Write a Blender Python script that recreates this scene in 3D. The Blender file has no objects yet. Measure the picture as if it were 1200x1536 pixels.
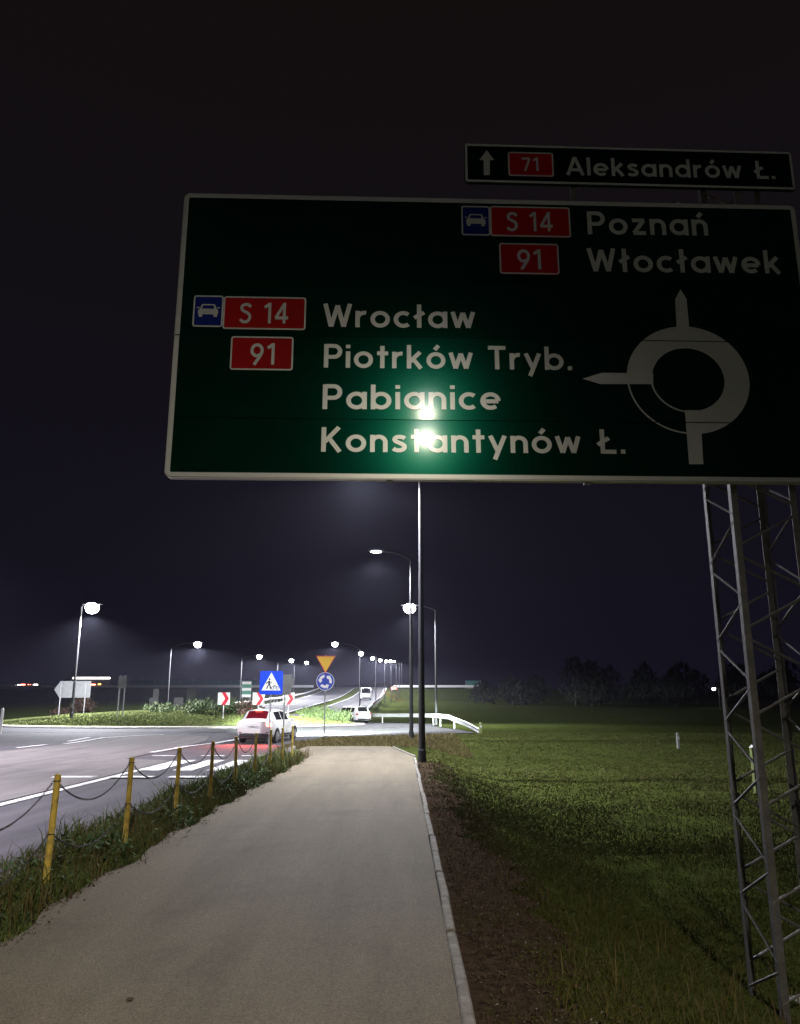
import bpy, math, random
import numpy as np
from mathutils import Vector, Matrix

R = math.radians
rng = np.random.default_rng(7)
random.seed(7)
sc = bpy.context.scene
COL = sc.collection

# ------------------------------------------------------------------ camera
CAM_H = 1.75
PITCH = R(13.02)
FPX = 1150.0                       # focal length in photograph pixels (1200 wide)
cam_d = bpy.data.cameras.new('camera')
cam_d.sensor_fit = 'HORIZONTAL'
cam_d.sensor_width = 36.0
cam_d.lens = FPX / 1200.0 * 36.0
cam_d.clip_start = 0.05
cam_d.clip_end = 3000.0
cam = bpy.data.objects.new('camera', cam_d)
cam.location = (0, 0, CAM_H)
cam.rotation_euler = (R(90) + PITCH, 0, 0)
COL.objects.link(cam)
sc.camera = cam

# ------------------------------------------------------------------ night sky
world = bpy.data.worlds.new('World')
sc.world = world
world.use_nodes = True
wn = world.node_tree.nodes
wl = world.node_tree.links
wn.clear()
w_out = wn.new('ShaderNodeOutputWorld')
w_add = wn.new('ShaderNodeAddShader')
w_bg = wn.new('ShaderNodeBackground')
w_sky = wn.new('ShaderNodeTexSky')
w_sky.sky_type = 'NISHITA'
w_sky.sun_disc = False
w_sky.sun_elevation = R(-5.5)
w_sky.sun_rotation = R(200)
w_bg.inputs['Strength'].default_value = 0.05
wl.new(w_sky.outputs[0], w_bg.inputs['Color'])
# light-polluted cloud glow: even round the compass, a little stronger towards the horizon
w_tc = wn.new('ShaderNodeTexCoord')
w_sep = wn.new('ShaderNodeSeparateXYZ')
w_ramp = wn.new('ShaderNodeValToRGB')
w_ramp.color_ramp.elements[0].position = 0.0
w_ramp.color_ramp.elements[0].color = (0.0052, 0.0046, 0.0105, 1)
w_ramp.color_ramp.elements[1].position = 0.75
w_ramp.color_ramp.elements[1].color = (0.0060, 0.0044, 0.0043, 1)
w_bg2 = wn.new('ShaderNodeBackground')
w_bg2.inputs['Strength'].default_value = 1.0
wl.new(w_tc.outputs['Generated'], w_sep.inputs[0])
wl.new(w_sep.outputs['Z'], w_ramp.inputs[0])
wl.new(w_ramp.outputs[0], w_bg2.inputs['Color'])
wl.new(w_bg.outputs[0], w_add.inputs[0])
wl.new(w_bg2.outputs[0], w_add.inputs[1])
wl.new(w_add.outputs[0], w_out.inputs['Surface'])

sc.view_settings.view_transform = 'Standard'
sc.view_settings.look = 'None'
sc.view_settings.exposure = 0.0
sc.view_settings.gamma = 1.0
sc.view_settings.use_curve_mapping = False
sc.render.engine = 'CYCLES'
sc.cycles.use_denoising = True
sc.cycles.max_bounces = 5
sc.cycles.diffuse_bounces = 2
sc.cycles.glossy_bounces = 3
sc.cycles.sample_clamp_indirect = 4.0
sc.cycles.use_light_tree = True
sc.cycles.volume_bounces = 0

LAMP_W = 3000.0                    # street lamp wattage (tuned to the photograph's exposure)
LED = (0.90, 0.92, 1.0)

# ------------------------------------------------------------------ terrain
RING_C = (-17.5, 62.5)
RING_A, RING_B = 14.5, 11.0          # half axes of the island


def sm(a, b, x):
    t = np.clip((np.asarray(x, float) - a) / (b - a), 0, 1)
    return t * t * (3 - 2 * t)


def base_z(y):
    return np.interp(y, [-60, 5, 10, 40, 56, 80, 500], [0, 0, -.05, -.64, -.80, -1.5, -1.5])


def road_z(y):
    y = np.asarray(y, float)
    return -2.35 + .0105 * y + .00024 * np.clip(y - 165, 0, 85) ** 2


def G(x, y):
    """height of the bare ground"""
    x = np.asarray(x, float)
    y = np.asarray(y, float)
    z = base_z(y)
    # lower field right of the path
    z = z - .5 * sm(.7, 3.2, x) * (1 - sm(30, 43, y))
    # carriageway lies lower than the verge
    z = z - .13 * (1 - sm(-4.0, -3.9, x)) * (1 - sm(36, 42, y)) * sm(-30, -25, x)
    # roundabout island dome
    r = np.hypot((x - RING_C[0]) / RING_A, (y - RING_C[1]) / RING_B)
    z = z + np.where(r < 1, .12 + .95 * (1 - r ** 2), 0)
    # embankment of the rising dual carriageway
    dx = np.maximum(np.maximum(-25.0 - x, x + 4.0), 0)
    emb = road_z(y) - .06 - dx / 2.2
    z = np.where(y > 82, np.maximum(z, emb), z)
    # embankment running across in the distance
    d = np.maximum(np.abs(y - 254) - 9, 0)
    d2 = np.maximum(x - 40, 0)
    z = np.maximum(z, np.where(y > 150, 2.0 - d / 2.0 - d2 * .05, -9))
    return z


def gz(x, y):
    return float(G(x, y))


def ray(px, py):
    a = (px - 600) / FPX
    b = (768 - py) / FPX
    c, s = math.cos(PITCH), math.sin(PITCH)
    return Vector((a, c - b * s, s + b * c))


def ground_at(px, py, off=0.0):
    d = ray(px, py)
    t = 2.0
    while t < 500:
        p = Vector((0, 0, CAM_H)) + d * t
        if p.z <= gz(p.x, p.y) + off:
            return p
        t += .05
    return p


def at_depth(px, py, y):
    d = ray(px, py)
    return Vector((0, 0, CAM_H)) + d * (y / d.y)


# ------------------------------------------------------------------ materials
MATS = {}


def mat(name, color, rough=.7, metal=0.0, noise=0.0, nscale=8.0, bump=0.0, bscale=60.0, emit=None, estr=0.0,
        coat=0.0, coat_rough=.1, island=0.0, spec=.5, color2=None, trans=0.0, dirt=None):
    m = bpy.data.materials.new(name)
    m.use_nodes = True
    nt = m.node_tree
    b = nt.nodes['Principled BSDF']
    b.inputs['Base Color'].default_value = (*color, 1)
    b.inputs['Roughness'].default_value = rough
    b.inputs['Metallic'].default_value = metal
    b.inputs['Specular IOR Level'].default_value = spec
    if coat:
        b.inputs['Coat Weight'].default_value = coat
        b.inputs['Coat Roughness'].default_value = coat_rough
    if emit:
        b.inputs['Emission Color'].default_value = (*emit, 1)
        b.inputs['Emission Strength'].default_value = estr
    tc = nt.nodes.new('ShaderNodeTexCoord')
    last = None
    if noise or color2:
        n = nt.nodes.new('ShaderNodeTexNoise')
        n.inputs['Scale'].default_value = nscale
        n.inputs['Detail'].default_value = 6
        n.inputs['Roughness'].default_value = .65
        nt.links.new(tc.outputs['Object'], n.inputs['Vector'])
        rp = nt.nodes.new('ShaderNodeValToRGB')
        rp.color_ramp.elements[0].position = .32
        rp.color_ramp.elements[1].position = .68
        c2 = color2 if color2 else tuple(c * (1 - noise) for c in color)
        rp.color_ramp.elements[0].color = (*c2, 1)
        rp.color_ramp.elements[1].color = (*(tuple(min(1, c * (1 + noise * .6)) for c in color)), 1)
        nt.links.new(n.outputs['Fac'], rp.inputs[0])
        last = rp.outputs[0]
    if dirt:
        n3 = nt.nodes.new('ShaderNodeTexNoise')
        n3.inputs['Scale'].default_value = dirt[1]
        n3.inputs['Detail'].default_value = 8
        nt.links.new(tc.outputs['Object'], n3.inputs['Vector'])
        r3 = nt.nodes.new('ShaderNodeValToRGB')
        r3.color_ramp.elements[0].position = .5
        r3.color_ramp.elements[1].position = .72
        nt.links.new(n3.outputs['Fac'], r3.inputs[0])
        mx = nt.nodes.new('ShaderNodeMixRGB')
        nt.links.new(r3.outputs[0], mx.inputs[0])
        if last:
            nt.links.new(last, mx.inputs[1])
        else:
            mx.inputs[1].default_value = (*color, 1)
        mx.inputs[2].default_value = (*dirt[0], 1)
        last = mx.outputs[0]
    if island:
        g = nt.nodes.new('ShaderNodeNewGeometry')
        hs = nt.nodes.new('ShaderNodeHueSaturation')
        mr = nt.nodes.new('ShaderNodeMapRange')
        mr.inputs[3].default_value = 1 - island
        mr.inputs[4].default_value = 1 + island
        nt.links.new(g.outputs['Random Per Island'], mr.inputs[0])
        nt.links.new(mr.outputs[0], hs.inputs['Value'])
        mr2 = nt.nodes.new('ShaderNodeMapRange')
        mr2.inputs[3].default_value = .47
        mr2.inputs[4].default_value = .52
        ml = nt.nodes.new('ShaderNodeMath')
        ml.operation = 'FRACT'
        ml2 = nt.nodes.new('ShaderNodeMath')
        ml2.operation = 'MULTIPLY'
        ml2.inputs[1].default_value = 37.3
        nt.links.new(g.outputs['Random Per Island'], ml2.inputs[0])
        nt.links.new(ml2.outputs[0], ml.inputs[0])
        nt.links.new(ml.outputs[0], mr2.inputs[0])
        nt.links.new(mr2.outputs[0], hs.inputs['Hue'])
        if last:
            nt.links.new(last, hs.inputs['Color'])
        else:
            hs.inputs['Color'].default_value = (*color, 1)
        last = hs.outputs[0]
    if last:
        nt.links.new(last, b.inputs['Base Color'])
    if bump:
        n2 = nt.nodes.new('ShaderNodeTexNoise')
        n2.inputs['Scale'].default_value = bscale
        n2.inputs['Detail'].default_value = 5
        nt.links.new(tc.outputs['Object'], n2.inputs['Vector'])
        bp = nt.nodes.new('ShaderNodeBump')
        bp.inputs['Strength'].default_value = bump
        bp.inputs['Distance'].default_value = .02
        nt.links.new(n2.outputs['Fac'], bp.inputs['Height'])
        nt.links.new(bp.outputs[0], b.inputs['Normal'])
    MATS[name] = m
    return m


def asphalt(name, c_lo, c_hi, speck, rough=.85, crack=.6):
    m = bpy.data.materials.new(name)
    m.use_nodes = True
    nt = m.node_tree
    b = nt.nodes['Principled BSDF']
    b.inputs['Roughness'].default_value = rough
    b.inputs['Specular IOR Level'].default_value = .18
    tc = nt.nodes.new('ShaderNodeTexCoord')
    big = nt.nodes.new('ShaderNodeTexNoise')
    big.inputs['Scale'].default_value = .9
    big.inputs['Detail'].default_value = 7
    big.inputs['Roughness'].default_value = .6
    mp = nt.nodes.new('ShaderNodeMapping')
    mp.inputs['Scale'].default_value = (2.4, .22, 1)
    nt.links.new(tc.outputs['Object'], mp.inputs[0])
    nt.links.new(mp.outputs[0], big.inputs['Vector'])
    rp = nt.nodes.new('ShaderNodeValToRGB')
    rp.color_ramp.elements[0].position = .3
    rp.color_ramp.elements[1].position = .7
    rp.color_ramp.elements[0].color = (*c_lo, 1)
    rp.color_ramp.elements[1].color = (*c_hi, 1)
    nt.links.new(big.outputs['Fac'], rp.inputs[0])
    vo = nt.nodes.new('ShaderNodeTexVoronoi')
    vo.inputs['Scale'].default_value = 150
    nt.links.new(tc.outputs['Object'], vo.inputs['Vector'])
    sep = nt.nodes.new('ShaderNodeSeparateColor')
    nt.links.new(vo.outputs['Color'], sep.inputs[0])
    mr = nt.nodes.new('ShaderNodeMapRange')
    mr.inputs[3].default_value = 1 - speck
    mr.inputs[4].default_value = 1 + speck
    nt.links.new(sep.outputs[0], mr.inputs[0])
    hs = nt.nodes.new('ShaderNodeHueSaturation')
    st = nt.nodes.new('ShaderNodeTexNoise')
    st.inputs['Scale'].default_value = .55
    st.inputs['Detail'].default_value = 9
    st.inputs['Roughness'].default_value = .7
    st.inputs['Distortion'].default_value = .6
    nt.links.new(tc.outputs['Object'], st.inputs['Vector'])
    sr = nt.nodes.new('ShaderNodeMapRange')
    sr.inputs[1].default_value = .52
    sr.inputs[2].default_value = .66
    sr.inputs[3].default_value = 1.0
    sr.inputs[4].default_value = .80
    nt.links.new(st.outputs['Fac'], sr.inputs[0])
    ck = nt.nodes.new('ShaderNodeTexVoronoi')
    ck.feature = 'DISTANCE_TO_EDGE'
    ck.inputs['Scale'].default_value = .16
    wp = nt.nodes.new('ShaderNodeMixRGB')
    wp.blend_type = 'ADD'
    wp.inputs[0].default_value = .55
    nt.links.new(tc.outputs['Object'], wp.inputs[1])
    nt.links.new(st.outputs['Color'], wp.inputs[2])
    nt.links.new(wp.outputs[0], ck.inputs['Vector'])
    cr = nt.nodes.new('ShaderNodeMapRange')
    cr.inputs[1].default_value = .0004
    cr.inputs[2].default_value = .0014
    cr.inputs[3].default_value = crack
    cr.inputs[4].default_value = 1.0
    nt.links.new(ck.outputs['Distance'], cr.inputs[0])
    m1 = nt.nodes.new('ShaderNodeMath')
    m1.operation = 'MULTIPLY'
    m2 = nt.nodes.new('ShaderNodeMath')
    m2.operation = 'MULTIPLY'
    nt.links.new(mr.outputs[0], m1.inputs[0])
    nt.links.new(sr.outputs[0], m1.inputs[1])
    nt.links.new(m1.outputs[0], m2.inputs[0])
    nt.links.new(cr.outputs[0], m2.inputs[1])
    nt.links.new(rp.outputs[0], hs.inputs['Color'])
    nt.links.new(m2.outputs[0], hs.inputs['Value'])
    nt.links.new(hs.outputs[0], b.inputs['Base Color'])
    n2 = nt.nodes.new('ShaderNodeTexNoise')
    n2.inputs['Scale'].default_value = 90
    n2.inputs['Detail'].default_value = 4
    nt.links.new(tc.outputs['Object'], n2.inputs['Vector'])
    bp = nt.nodes.new('ShaderNodeBump')
    bp.inputs['Strength'].default_value = .35
    bp.inputs['Distance'].default_value = .01
    nt.links.new(n2.outputs['Fac'], bp.inputs['Height'])
    nt.links.new(bp.outputs[0], b.inputs['Normal'])
    MATS[name] = m
    return m


asphalt('path_asphalt', (.148, .121, .082), (.212, .177, .125), .36, crack=.97)
asphalt('road_asphalt', (.042, .041, .046), (.080, .076, .082), .3)
asphalt('median_paving', (.090, .083, .080), (.150, .138, .132), .25)
mat('field_soil', (.066, .082, .020), 1.0, color2=(.030, .038, .010), nscale=2.2, noise=.4, bump=.8, bscale=14, spec=0.0)
mat('dirt', (.078, .054, .036), .95, color2=(.030, .020, .013), nscale=14, noise=.4, bump=1.0, bscale=40, spec=0.0)
mat('blade', (.115, .160, .050), .9, island=.5, spec=.1)
mat('blade_field', (.090, .102, .029), .95, island=.26, spec=.02)
mat('blade_island', (.112, .135, .048), .95, island=.3, spec=.06)
mat('blade_dry', (.150, .125, .055), .95, island=.4, spec=.03)
mat('weed', (.070, .120, .045), .85, island=.4, spec=.12)
mat('litter', (.092, .066, .042), .95, island=.6, spec=.05)
mat('shrub_leaf', (.055, .085, .024), .75, island=.45)
mat('shrub_brown', (.120, .075, .045), .85, island=.4)
mat('wood_leaf', (.008, .012, .005), .9, island=.4)
mat('bark', (.06, .045, .03), .9, noise=.4)
mat('concrete', (.29, .27, .235), .9, color2=(.15, .135, .115), nscale=9, noise=.3, bump=.5, bscale=50)
mat('road_paint', (.58, .58, .57), .8, dirt=((.13, .13, .13), 3.5), spec=.2)
mat('galv', (.42, .42, .43), .45, .75, noise=.25, nscale=7, bump=.1)
mat('rail_lit', (.80, .80, .80), .6)  # galvanised rail with lamp light put into its colour
mat('galv_dull', (.135, .132, .135), .6, .25, noise=.35, nscale=10, bump=.2)
mat('lamp_pole', (.034, .034, .037), .7, .0, noise=.25, nscale=5)
mat('lamp_head', (.22, .22, .23), .5, .3)
mat('yellow_paint', (.82, .60, .12), .55, noise=.2, nscale=30, dirt=((.32, .22, .08), 11.0), spec=.3)
mat('chain_steel', (.055, .050, .047), .7, .2, spec=.2)
mat('sign_white', (.62, .62, .60), .45, coat=.15, noise=.06, nscale=20)
mat('sign_back', (.13, .132, .13), .55, .3, noise=.15, nscale=3)
mat('alu', (.55, .55, .54), .4, .7)
mat('sign_red', (.34, .006, .008), .5, coat=.1, spec=.05)
mat('sign_blue', (.006, .016, .17), .5, coat=.1, spec=.05)
mat('board_blue', (.008, .042, .46), .4, coat=.2)
mat('board_yellow', (.95, .56, .02), .45, coat=.1)
mat('board_red', (.72, .015, .05), .45)
mat('board_white', (.86, .86, .84), .45)
mat('board_black', (.02, .02, .025), .5)
mat('board_green', (.10, .30, .22), .5)
mat('post_white', (.70, .70, .66), .5)
mat('post_grey', (.30, .30, .28), .7)
mat('post_green', (.20, .24, .08), .7)
mat('car_white', (.78, .77, .75), .3, coat=.8, coat_rough=.05)
mat('car_silver', (.45, .46, .47), .3, .4, coat=.8, coat_rough=.05)
mat('car_dark', (.03, .03, .035), .4, coat=.5)
mat('glass', (.015, .016, .018), .06, coat=.6)
mat('glass_brake_glow', (.12, .006, .012), .08, coat=.6)  # red brake-light glow put into the window colour
mat('rubber', (.018, .018, .018), .85)
mat('rim', (.45, .45, .46), .3, .8)
mat('trim_black', (.025, .025, .027), .6)
mat('tail_on', (.4, .01, .01), .3, emit=(1.0, .16, .10), estr=22)
mat('tail_off', (.25, .01, .012), .25, coat=.6)
mat('head_on', (.8, .8, .8), .2, emit=(.95, 1.0, .96), estr=60)
mat('head_off', (.6, .62, .64), .12, coat=.8)
mat('marker_light', (.8, .8, .8), .3, emit=(1, .93, .9), estr=9)
mat('amber_light', (.6, .3, .05), .3, emit=(1, .5, .1), estr=8)
mat('led', (.9, .9, .9), .3, emit=(.94, .95, 1.0), estr=40)
mat('barrier_pane', (.05, .16, .15), .2, coat=.4)
mat('trailer', (.20, .20, .21), .5, noise=.1)


def sign_green(name, c):
    m = mat(name, c, .55, coat=.20, coat_rough=.085, noise=.25, nscale=1.3, spec=0.0)
    nt = m.node_tree
    b = nt.nodes['Principled BSDF']
    # retroreflective film: a coloured, broad gloss under the clear top layer
    g = nt.nodes.new('ShaderNodeBsdfAnisotropic')
    g.inputs['Color'].default_value = (.0, .36, .22, 1)
    g.inputs['Roughness'].default_value = .20
    mx = nt.nodes.new('ShaderNodeMixShader')
    mx.inputs[0].default_value = .045
    out = nt.nodes['Material Output']
    nt.links.new(b.outputs[0], mx.inputs[1])
    nt.links.new(g.outputs[0], mx.inputs[2])
    nt.links.new(mx.outputs[0], out.inputs['Surface'])
    return m


sign_green('sign_navy', (.0008, .0022, .0045))
sign_green('sign_green', (.0008, .0140, .0090))


def film_white(name):
    m = mat(name, (.45, .475, .50), .5, coat=.35, coat_rough=.1, spec=.1)
    nt = m.node_tree
    b = nt.nodes['Principled BSDF']
    g = nt.nodes.new('ShaderNodeBsdfAnisotropic')
    g.inputs['Color'].default_value = (.85, .87, .80, 1)
    g.inputs['Roughness'].default_value = .32
    mx = nt.nodes.new('ShaderNodeMixShader')
    mx.inputs[0].default_value = .2
    nt.links.new(b.outputs[0], mx.inputs[1])
    nt.links.new(g.outputs[0], mx.inputs[2])
    nt.links.new(mx.outputs[0], nt.nodes['Material Output'].inputs['Surface'])
    return m


film_white('film_white')


# ------------------------------------------------------------------ mesh helpers
class MB:
    def __init__(self):
        self.v = []
        self.f = []

    def add(self, verts, faces):
        o = len(self.v)
        self.v += [tuple(p) for p in verts]
        self.f += [tuple(i + o for i in fc) for fc in faces]

    def box(self, c, s, rz=0.0, m=None):
        x, y, z = s[0] / 2, s[1] / 2, s[2] / 2
        vs = [Vector((a * x, b * y, d * z)) for a in (-1, 1) for b in (-1, 1) for d in (-1, 1)]
        M = m if m else Matrix.Rotation(rz, 3, 'Z')
        vs = [M @ p + Vector(c) for p in vs]
        self.add(vs, [(0, 1, 3, 2), (4, 6, 7, 5), (0, 4, 5, 1), (2, 3, 7, 6), (0, 2, 6, 4), (1, 5, 7, 3)])
        return self

    def bevbox(self, c, s, bv=.01):
        """box with chamfered vertical and horizontal edges (stack of 4 octagon rings)"""
        x, y, z = s[0] / 2, s[1] / 2, s[2] / 2

        def ring(x, y, zz, b):
            return [(x, -y + b, zz), (x, y - b, zz), (x - b, y, zz), (-x + b, y, zz), (-x, y - b, zz), (-x, -y + b, zz),
                    (-x + b, -y, zz), (x - b, -y, zz)]
        rs = [ring(x - bv, y - bv, -z, bv), ring(x, y, -z + bv, bv), ring(x, y, z - bv, bv), ring(x - bv, y - bv, z, bv)]
        vs = [Vector(p) + Vector(c) for r in rs for p in r]
        fs = [tuple(range(7, -1, -1)), tuple(range(24, 32))]
        for k in range(3):
            for i in range(8):
                j = (i + 1) % 8
                fs.append((k * 8 + i, k * 8 + j, k * 8 + 8 + j, k * 8 + 8 + i))
        self.add(vs, fs)
        return self

    def tube(self, pts, r, n=8, cap=True):
        pts = [Vector(p) for p in pts]
        rs = r if isinstance(r, (list, tuple)) else [r] * len(pts)
        up = Vector((0, 0, 1))
        t0 = (pts[1] - pts[0]).normalized()
        if abs(t0.z) > .9:
            up = Vector((1, 0, 0))
        vs = []
        for i, p in enumerate(pts):
            t = (pts[min(i + 1, len(pts) - 1)] - pts[max(i - 1, 0)]).normalized()
            a = t.cross(up)
            if a.length < 1e-5:
                a = t.cross(Vector((0, 1, 0)))
            a.normalize()
            b = t.cross(a).normalized()
            for k in range(n):
                an = 2 * math.pi * k / n
                vs.append(p + (a * math.cos(an) + b * math.sin(an)) * rs[i])
        fs = []
        for i in range(len(pts) - 1):
            for k in range(n):
                j = (k + 1) % n
                fs.append((i * n + k, i * n + n + k, i * n + n + j, i * n + j))
        if cap:
            fs.append(tuple(range(n)))
            fs.append(tuple(range((len(pts) - 1) * n + n - 1, (len(pts) - 1) * n - 1, -1)))
        self.add(vs, fs)
        return self

    def prism(self, poly, to3, d0, d1):
        """poly: 2D outline, to3(u,v,d) -> 3D"""
        n = len(poly)
        vs = [to3(u, v, d0) for u, v in poly] + [to3(u, v, d1) for u, v in poly]
        fs = [tuple(range(n)), tuple(range(2 * n - 1, n - 1, -1))]
        for i in range(n):
            j = (i + 1) % n
            fs.append((i, i + n, j + n, j))
        self.add(vs, fs)
        return self

    def loft(self, rings, cap=True, closed=True):
        n = len(rings[0])
        vs = [p for r in rings for p in r]
        fs = []
        for i in range(len(rings) - 1):
            for k in range(n if closed else n - 1):
                j = (k + 1) % n
                fs.append((i * n + k, i * n + j, i * n + n + j, i * n + n + k))
        if cap:
            fs.append(tuple(range(n - 1, -1, -1)))
            fs.append(tuple(range((len(rings) - 1) * n, len(rings) * n)))
        self.add(vs, fs)
        return self

    def build(self, name, material, parent=None, smooth=False, loc=None):
        me = bpy.data.meshes.new(name)
        me.from_pydata([tuple(p) for p in self.v], [], self.f)
        me.update()
        return link(name, me, material, parent, smooth, loc)


def link(name, me, material, parent=None, smooth=False, loc=None):
    if material and not me.materials:
        me.materials.append(MATS[material] if isinstance(material, str) else material)
    if smooth:
        me.polygons.foreach_set('use_smooth', [True] * len(me.polygons))
        try:
            me.set_sharp_from_angle(angle=R(35))
        except Exception:
            pass
    o = bpy.data.objects.new(name, me)
    COL.objects.link(o)
    if parent:
        o.parent = parent
    if loc is not None:
        o.location = loc
    return o


def tag(o, label, cat, group=None):
    o['label'] = label
    o['category'] = cat
    if group:
        o['group'] = group
    return o


def struct(o):
    o['kind'] = 'structure'
    return o


def thing(name, label, cat, loc=(0, 0, 0), rz=0.0, group=None):
    o = bpy.data.objects.new(name, None)
    o.empty_display_size = .2
    COL.objects.link(o)
    o.location = loc
    o.rotation_euler = (0, 0, rz)
    return tag(o, label, cat, group)


def copy_tree(o, parent=None):
    c = o.copy()
    COL.objects.link(c)
    c.parent = parent
    for ch in list(o.children):
        copy_tree(ch, c)
    return c


def np_mesh(name, verts, tris, material, parent=None, smooth=False):
    """big mesh from numpy arrays of vertices and polygons (all of one size)"""
    me = bpy.data.meshes.new(name)
    nv, nf, k = len(verts), len(tris), tris.shape[1]
    me.vertices.add(nv)
    me.vertices.foreach_set('co', np.asarray(verts, np.float32).ravel())
    me.loops.add(nf * k)
    me.loops.foreach_set('vertex_index', np.asarray(tris, np.int32).ravel())
    me.polygons.add(nf)
    me.polygons.foreach_set('loop_start', np.arange(0, nf * k, k, dtype=np.int32))
    me.update(calc_edges=True)
    return link(name, me, material, parent, smooth)


def grid_mesh(name, xs, ys, fz, material, off=0.0):
    X, Y = np.meshgrid(xs, ys)
    Z = fz(X, Y) + off
    v = np.stack([X, Y, Z], -1).reshape(-1, 3)
    nx, ny = len(xs), len(ys)
    i, j = np.meshgrid(np.arange(nx - 1), np.arange(ny - 1))
    a = (j * nx + i).ravel()
    q = np.stack([a, a + 1, a + nx + 1, a + nx], -1)
    return np_mesh(name, v, q, material, smooth=True)


def strip_sheet(name, ys, xl, xr, material, off, n=6, fz=G, kind=True):
    """a sheet whose left and right borders are functions of y"""
    ys = np.asarray(ys, float)
    t = np.linspace(0, 1, n)
    L = np.array([xl(y) for y in ys])
    Rr = np.array([xr(y) for y in ys])
    X = L[:, None] * (1 - t) + Rr[:, None] * t
    Y = np.repeat(ys[:, None], n, 1)
    Z = fz(X, Y) + off
    v = np.stack([X, Y, Z], -1).reshape(-1, 3)
    i, j = np.meshgrid(np.arange(n - 1), np.arange(len(ys) - 1))
    a = (j * n + i).ravel()
    q = np.stack([a, a + 1, a + n + 1, a + n], -1)
    o = np_mesh(name, v, q, material, smooth=True)
    if kind:
        struct(o)
    return o


# ================================================================== SETTING
xs = np.unique(np.concatenate([
    np.arange(-900, -60, 40), np.arange(-60, -16, 1.0), np.arange(-16, -5, .5), np.arange(-5, -3.95, .35),
    np.array([-4.01, -3.9, -3.8]), np.arange(-3.6, 8, .3), np.arange(8, 40, 1.0), np.arange(40, 901, 40)]))
ys = np.unique(np.concatenate([np.arange(-60, -2, 6), np.arange(-2, 50, .5), np.arange(50, 100, 1.0), np.arange(100, 300, 2.5),
                               np.arange(300, 1500, 60)]))


def G_ground(x, y):
    z = G(x, y)
    # fine unevenness only where it is open ground
    n = .02 * np.sin(x * 1.7 + y * .6) + .018 * np.sin(x * .8 - y * 1.3) + .03 * np.sin(x * .31 + 2) * np.sin(y * .27)
    op = sm(1.2, 2.5, x) * (1 - sm(34, 40, y))
    return z + n * op - .05 * (1 - sm(.3, .7, x)) * (1 - sm(-3.9, -2.7, x) * (1 - sm(-2.7, -2.6, x)))


ground = struct(grid_mesh('ground', xs, ys, G_ground, 'field_soil', -.02))

# --- carriageways: each sheet a few millimetres above the one below
ROAD_OFF = .035
struct(strip_sheet('approach_road', np.arange(-30, 46.1, .5),
                   lambda y: -26.0, lambda y: np.interp(y, [-30, 27, 33, 38, 40.5, 43, 46.1], [-3.93, -3.93, -4.5, -4.9, -3.3, .2, 4.2]),
                   'road_asphalt', ROAD_OFF - .012, 30))


def polar_sheet(name, r0, r1, a0, a1, material, off, nr=6, na=120):
    a = np.linspace(R(a0), R(a1), na)
    r = np.linspace(r0, r1, nr)
    A, Rr = np.meshgrid(a, r)
    X = RING_C[0] + (RING_A + Rr) * np.cos(A)
    Y = RING_C[1] + (RING_B + Rr) * np.sin(A)
    Z = np.maximum(base_z(Y), np.where(Y > 82, road_z(Y) - .06, -9)) + off
    v = np.stack([X, Y, Z], -1).reshape(-1, 3)
    i, j = np.meshgrid(np.arange(na - 1), np.arange(nr - 1))
    q0 = (j * na + i).ravel()
    q = np.stack([q0, q0 + 1, q0 + na + 1, q0 + na], -1)[:, ::-1]
    return struct(np_mesh(name, v, q, material, smooth=True))


polar_sheet('roundabout_road', .1, 6.0, 0, 360, 'road_asphalt', ROAD_OFF, 8, 160)
RAIL = [(4.75, 46.0), (4.3, 49), (3.3, 53), (2.7, 57), (2.4, 62), (1.3, 67), (.0, 70.5), (-3.2, 74.3)]
struct(strip_sheet('roundabout_edge', np.arange(45, 74, .5), lambda y: -10.0,
                   lambda y: float(np.interp(y, [p[1] for p in RAIL], [p[0] for p in RAIL])) - .5, 'road_asphalt', ROAD_OFF - .006, 14,
                   lambda x, y: base_z(y) + 0 * x))
struct(strip_sheet('slip_road', np.arange(68, 100, .5), lambda y: -16.0, lambda y: -4.6, 'road_asphalt', ROAD_OFF - .009, 14,
                   lambda x, y: np.maximum(base_z(y), np.where(y > 82, road_z(y) - .0, -9)) + 0 * x))
# dual carriageway climbing away
struct(strip_sheet('carriageway', np.arange(84, 300, 2.0), lambda y: -23.5, lambda y: -14.4, 'road_asphalt', .09,
                   6, lambda x, y: road_z(y) + 0 * x))
struct(strip_sheet('carriageway', np.arange(84, 300, 2.0), lambda y: -12.0, lambda y: -4.6, 'road_asphalt', .094,
                   6, lambda x, y: road_z(y) + 0 * x))
for xc, w in ((-23.1, .2), (-14.7, .22), (-11.7, .25), (-5.0, .2)):
    struct(strip_sheet('edge_line', np.arange(86, 280, 2.0), lambda y: xc - w / 2, lambda y: xc + w / 2, 'road_paint', .102,
                       2, lambda x, y: road_z(y) + 0 * x))
# paved median left of the approach lane
struct(strip_sheet('paved_median', np.arange(-20, 42.6, .5),
                   lambda y: np.interp(y, [-20, 20, 30, 40, 42.6], [-15.5, -15.5, -15.2, -14.6, -12.8]),
                   lambda y: np.interp(y, [-20, 25.4, 26, 30, 38, 41, 42.6], [-7.2, -7.2, -8.9, -9.1, -9.3, -9.8, -11.6]),
                   'median_paving', ROAD_OFF + .012, 12))
# road markings, each its own thin sheet
def paint_quad(name, x0, x1, y0, y1, skew=0.0, off=ROAD_OFF + .004, n=6):
    return struct(strip_sheet(name, np.linspace(y0, y1, n), lambda y: x0 + skew * (y - y0), lambda y: x1 + skew * (y - y0),
                              'road_paint', off, 2))


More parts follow.
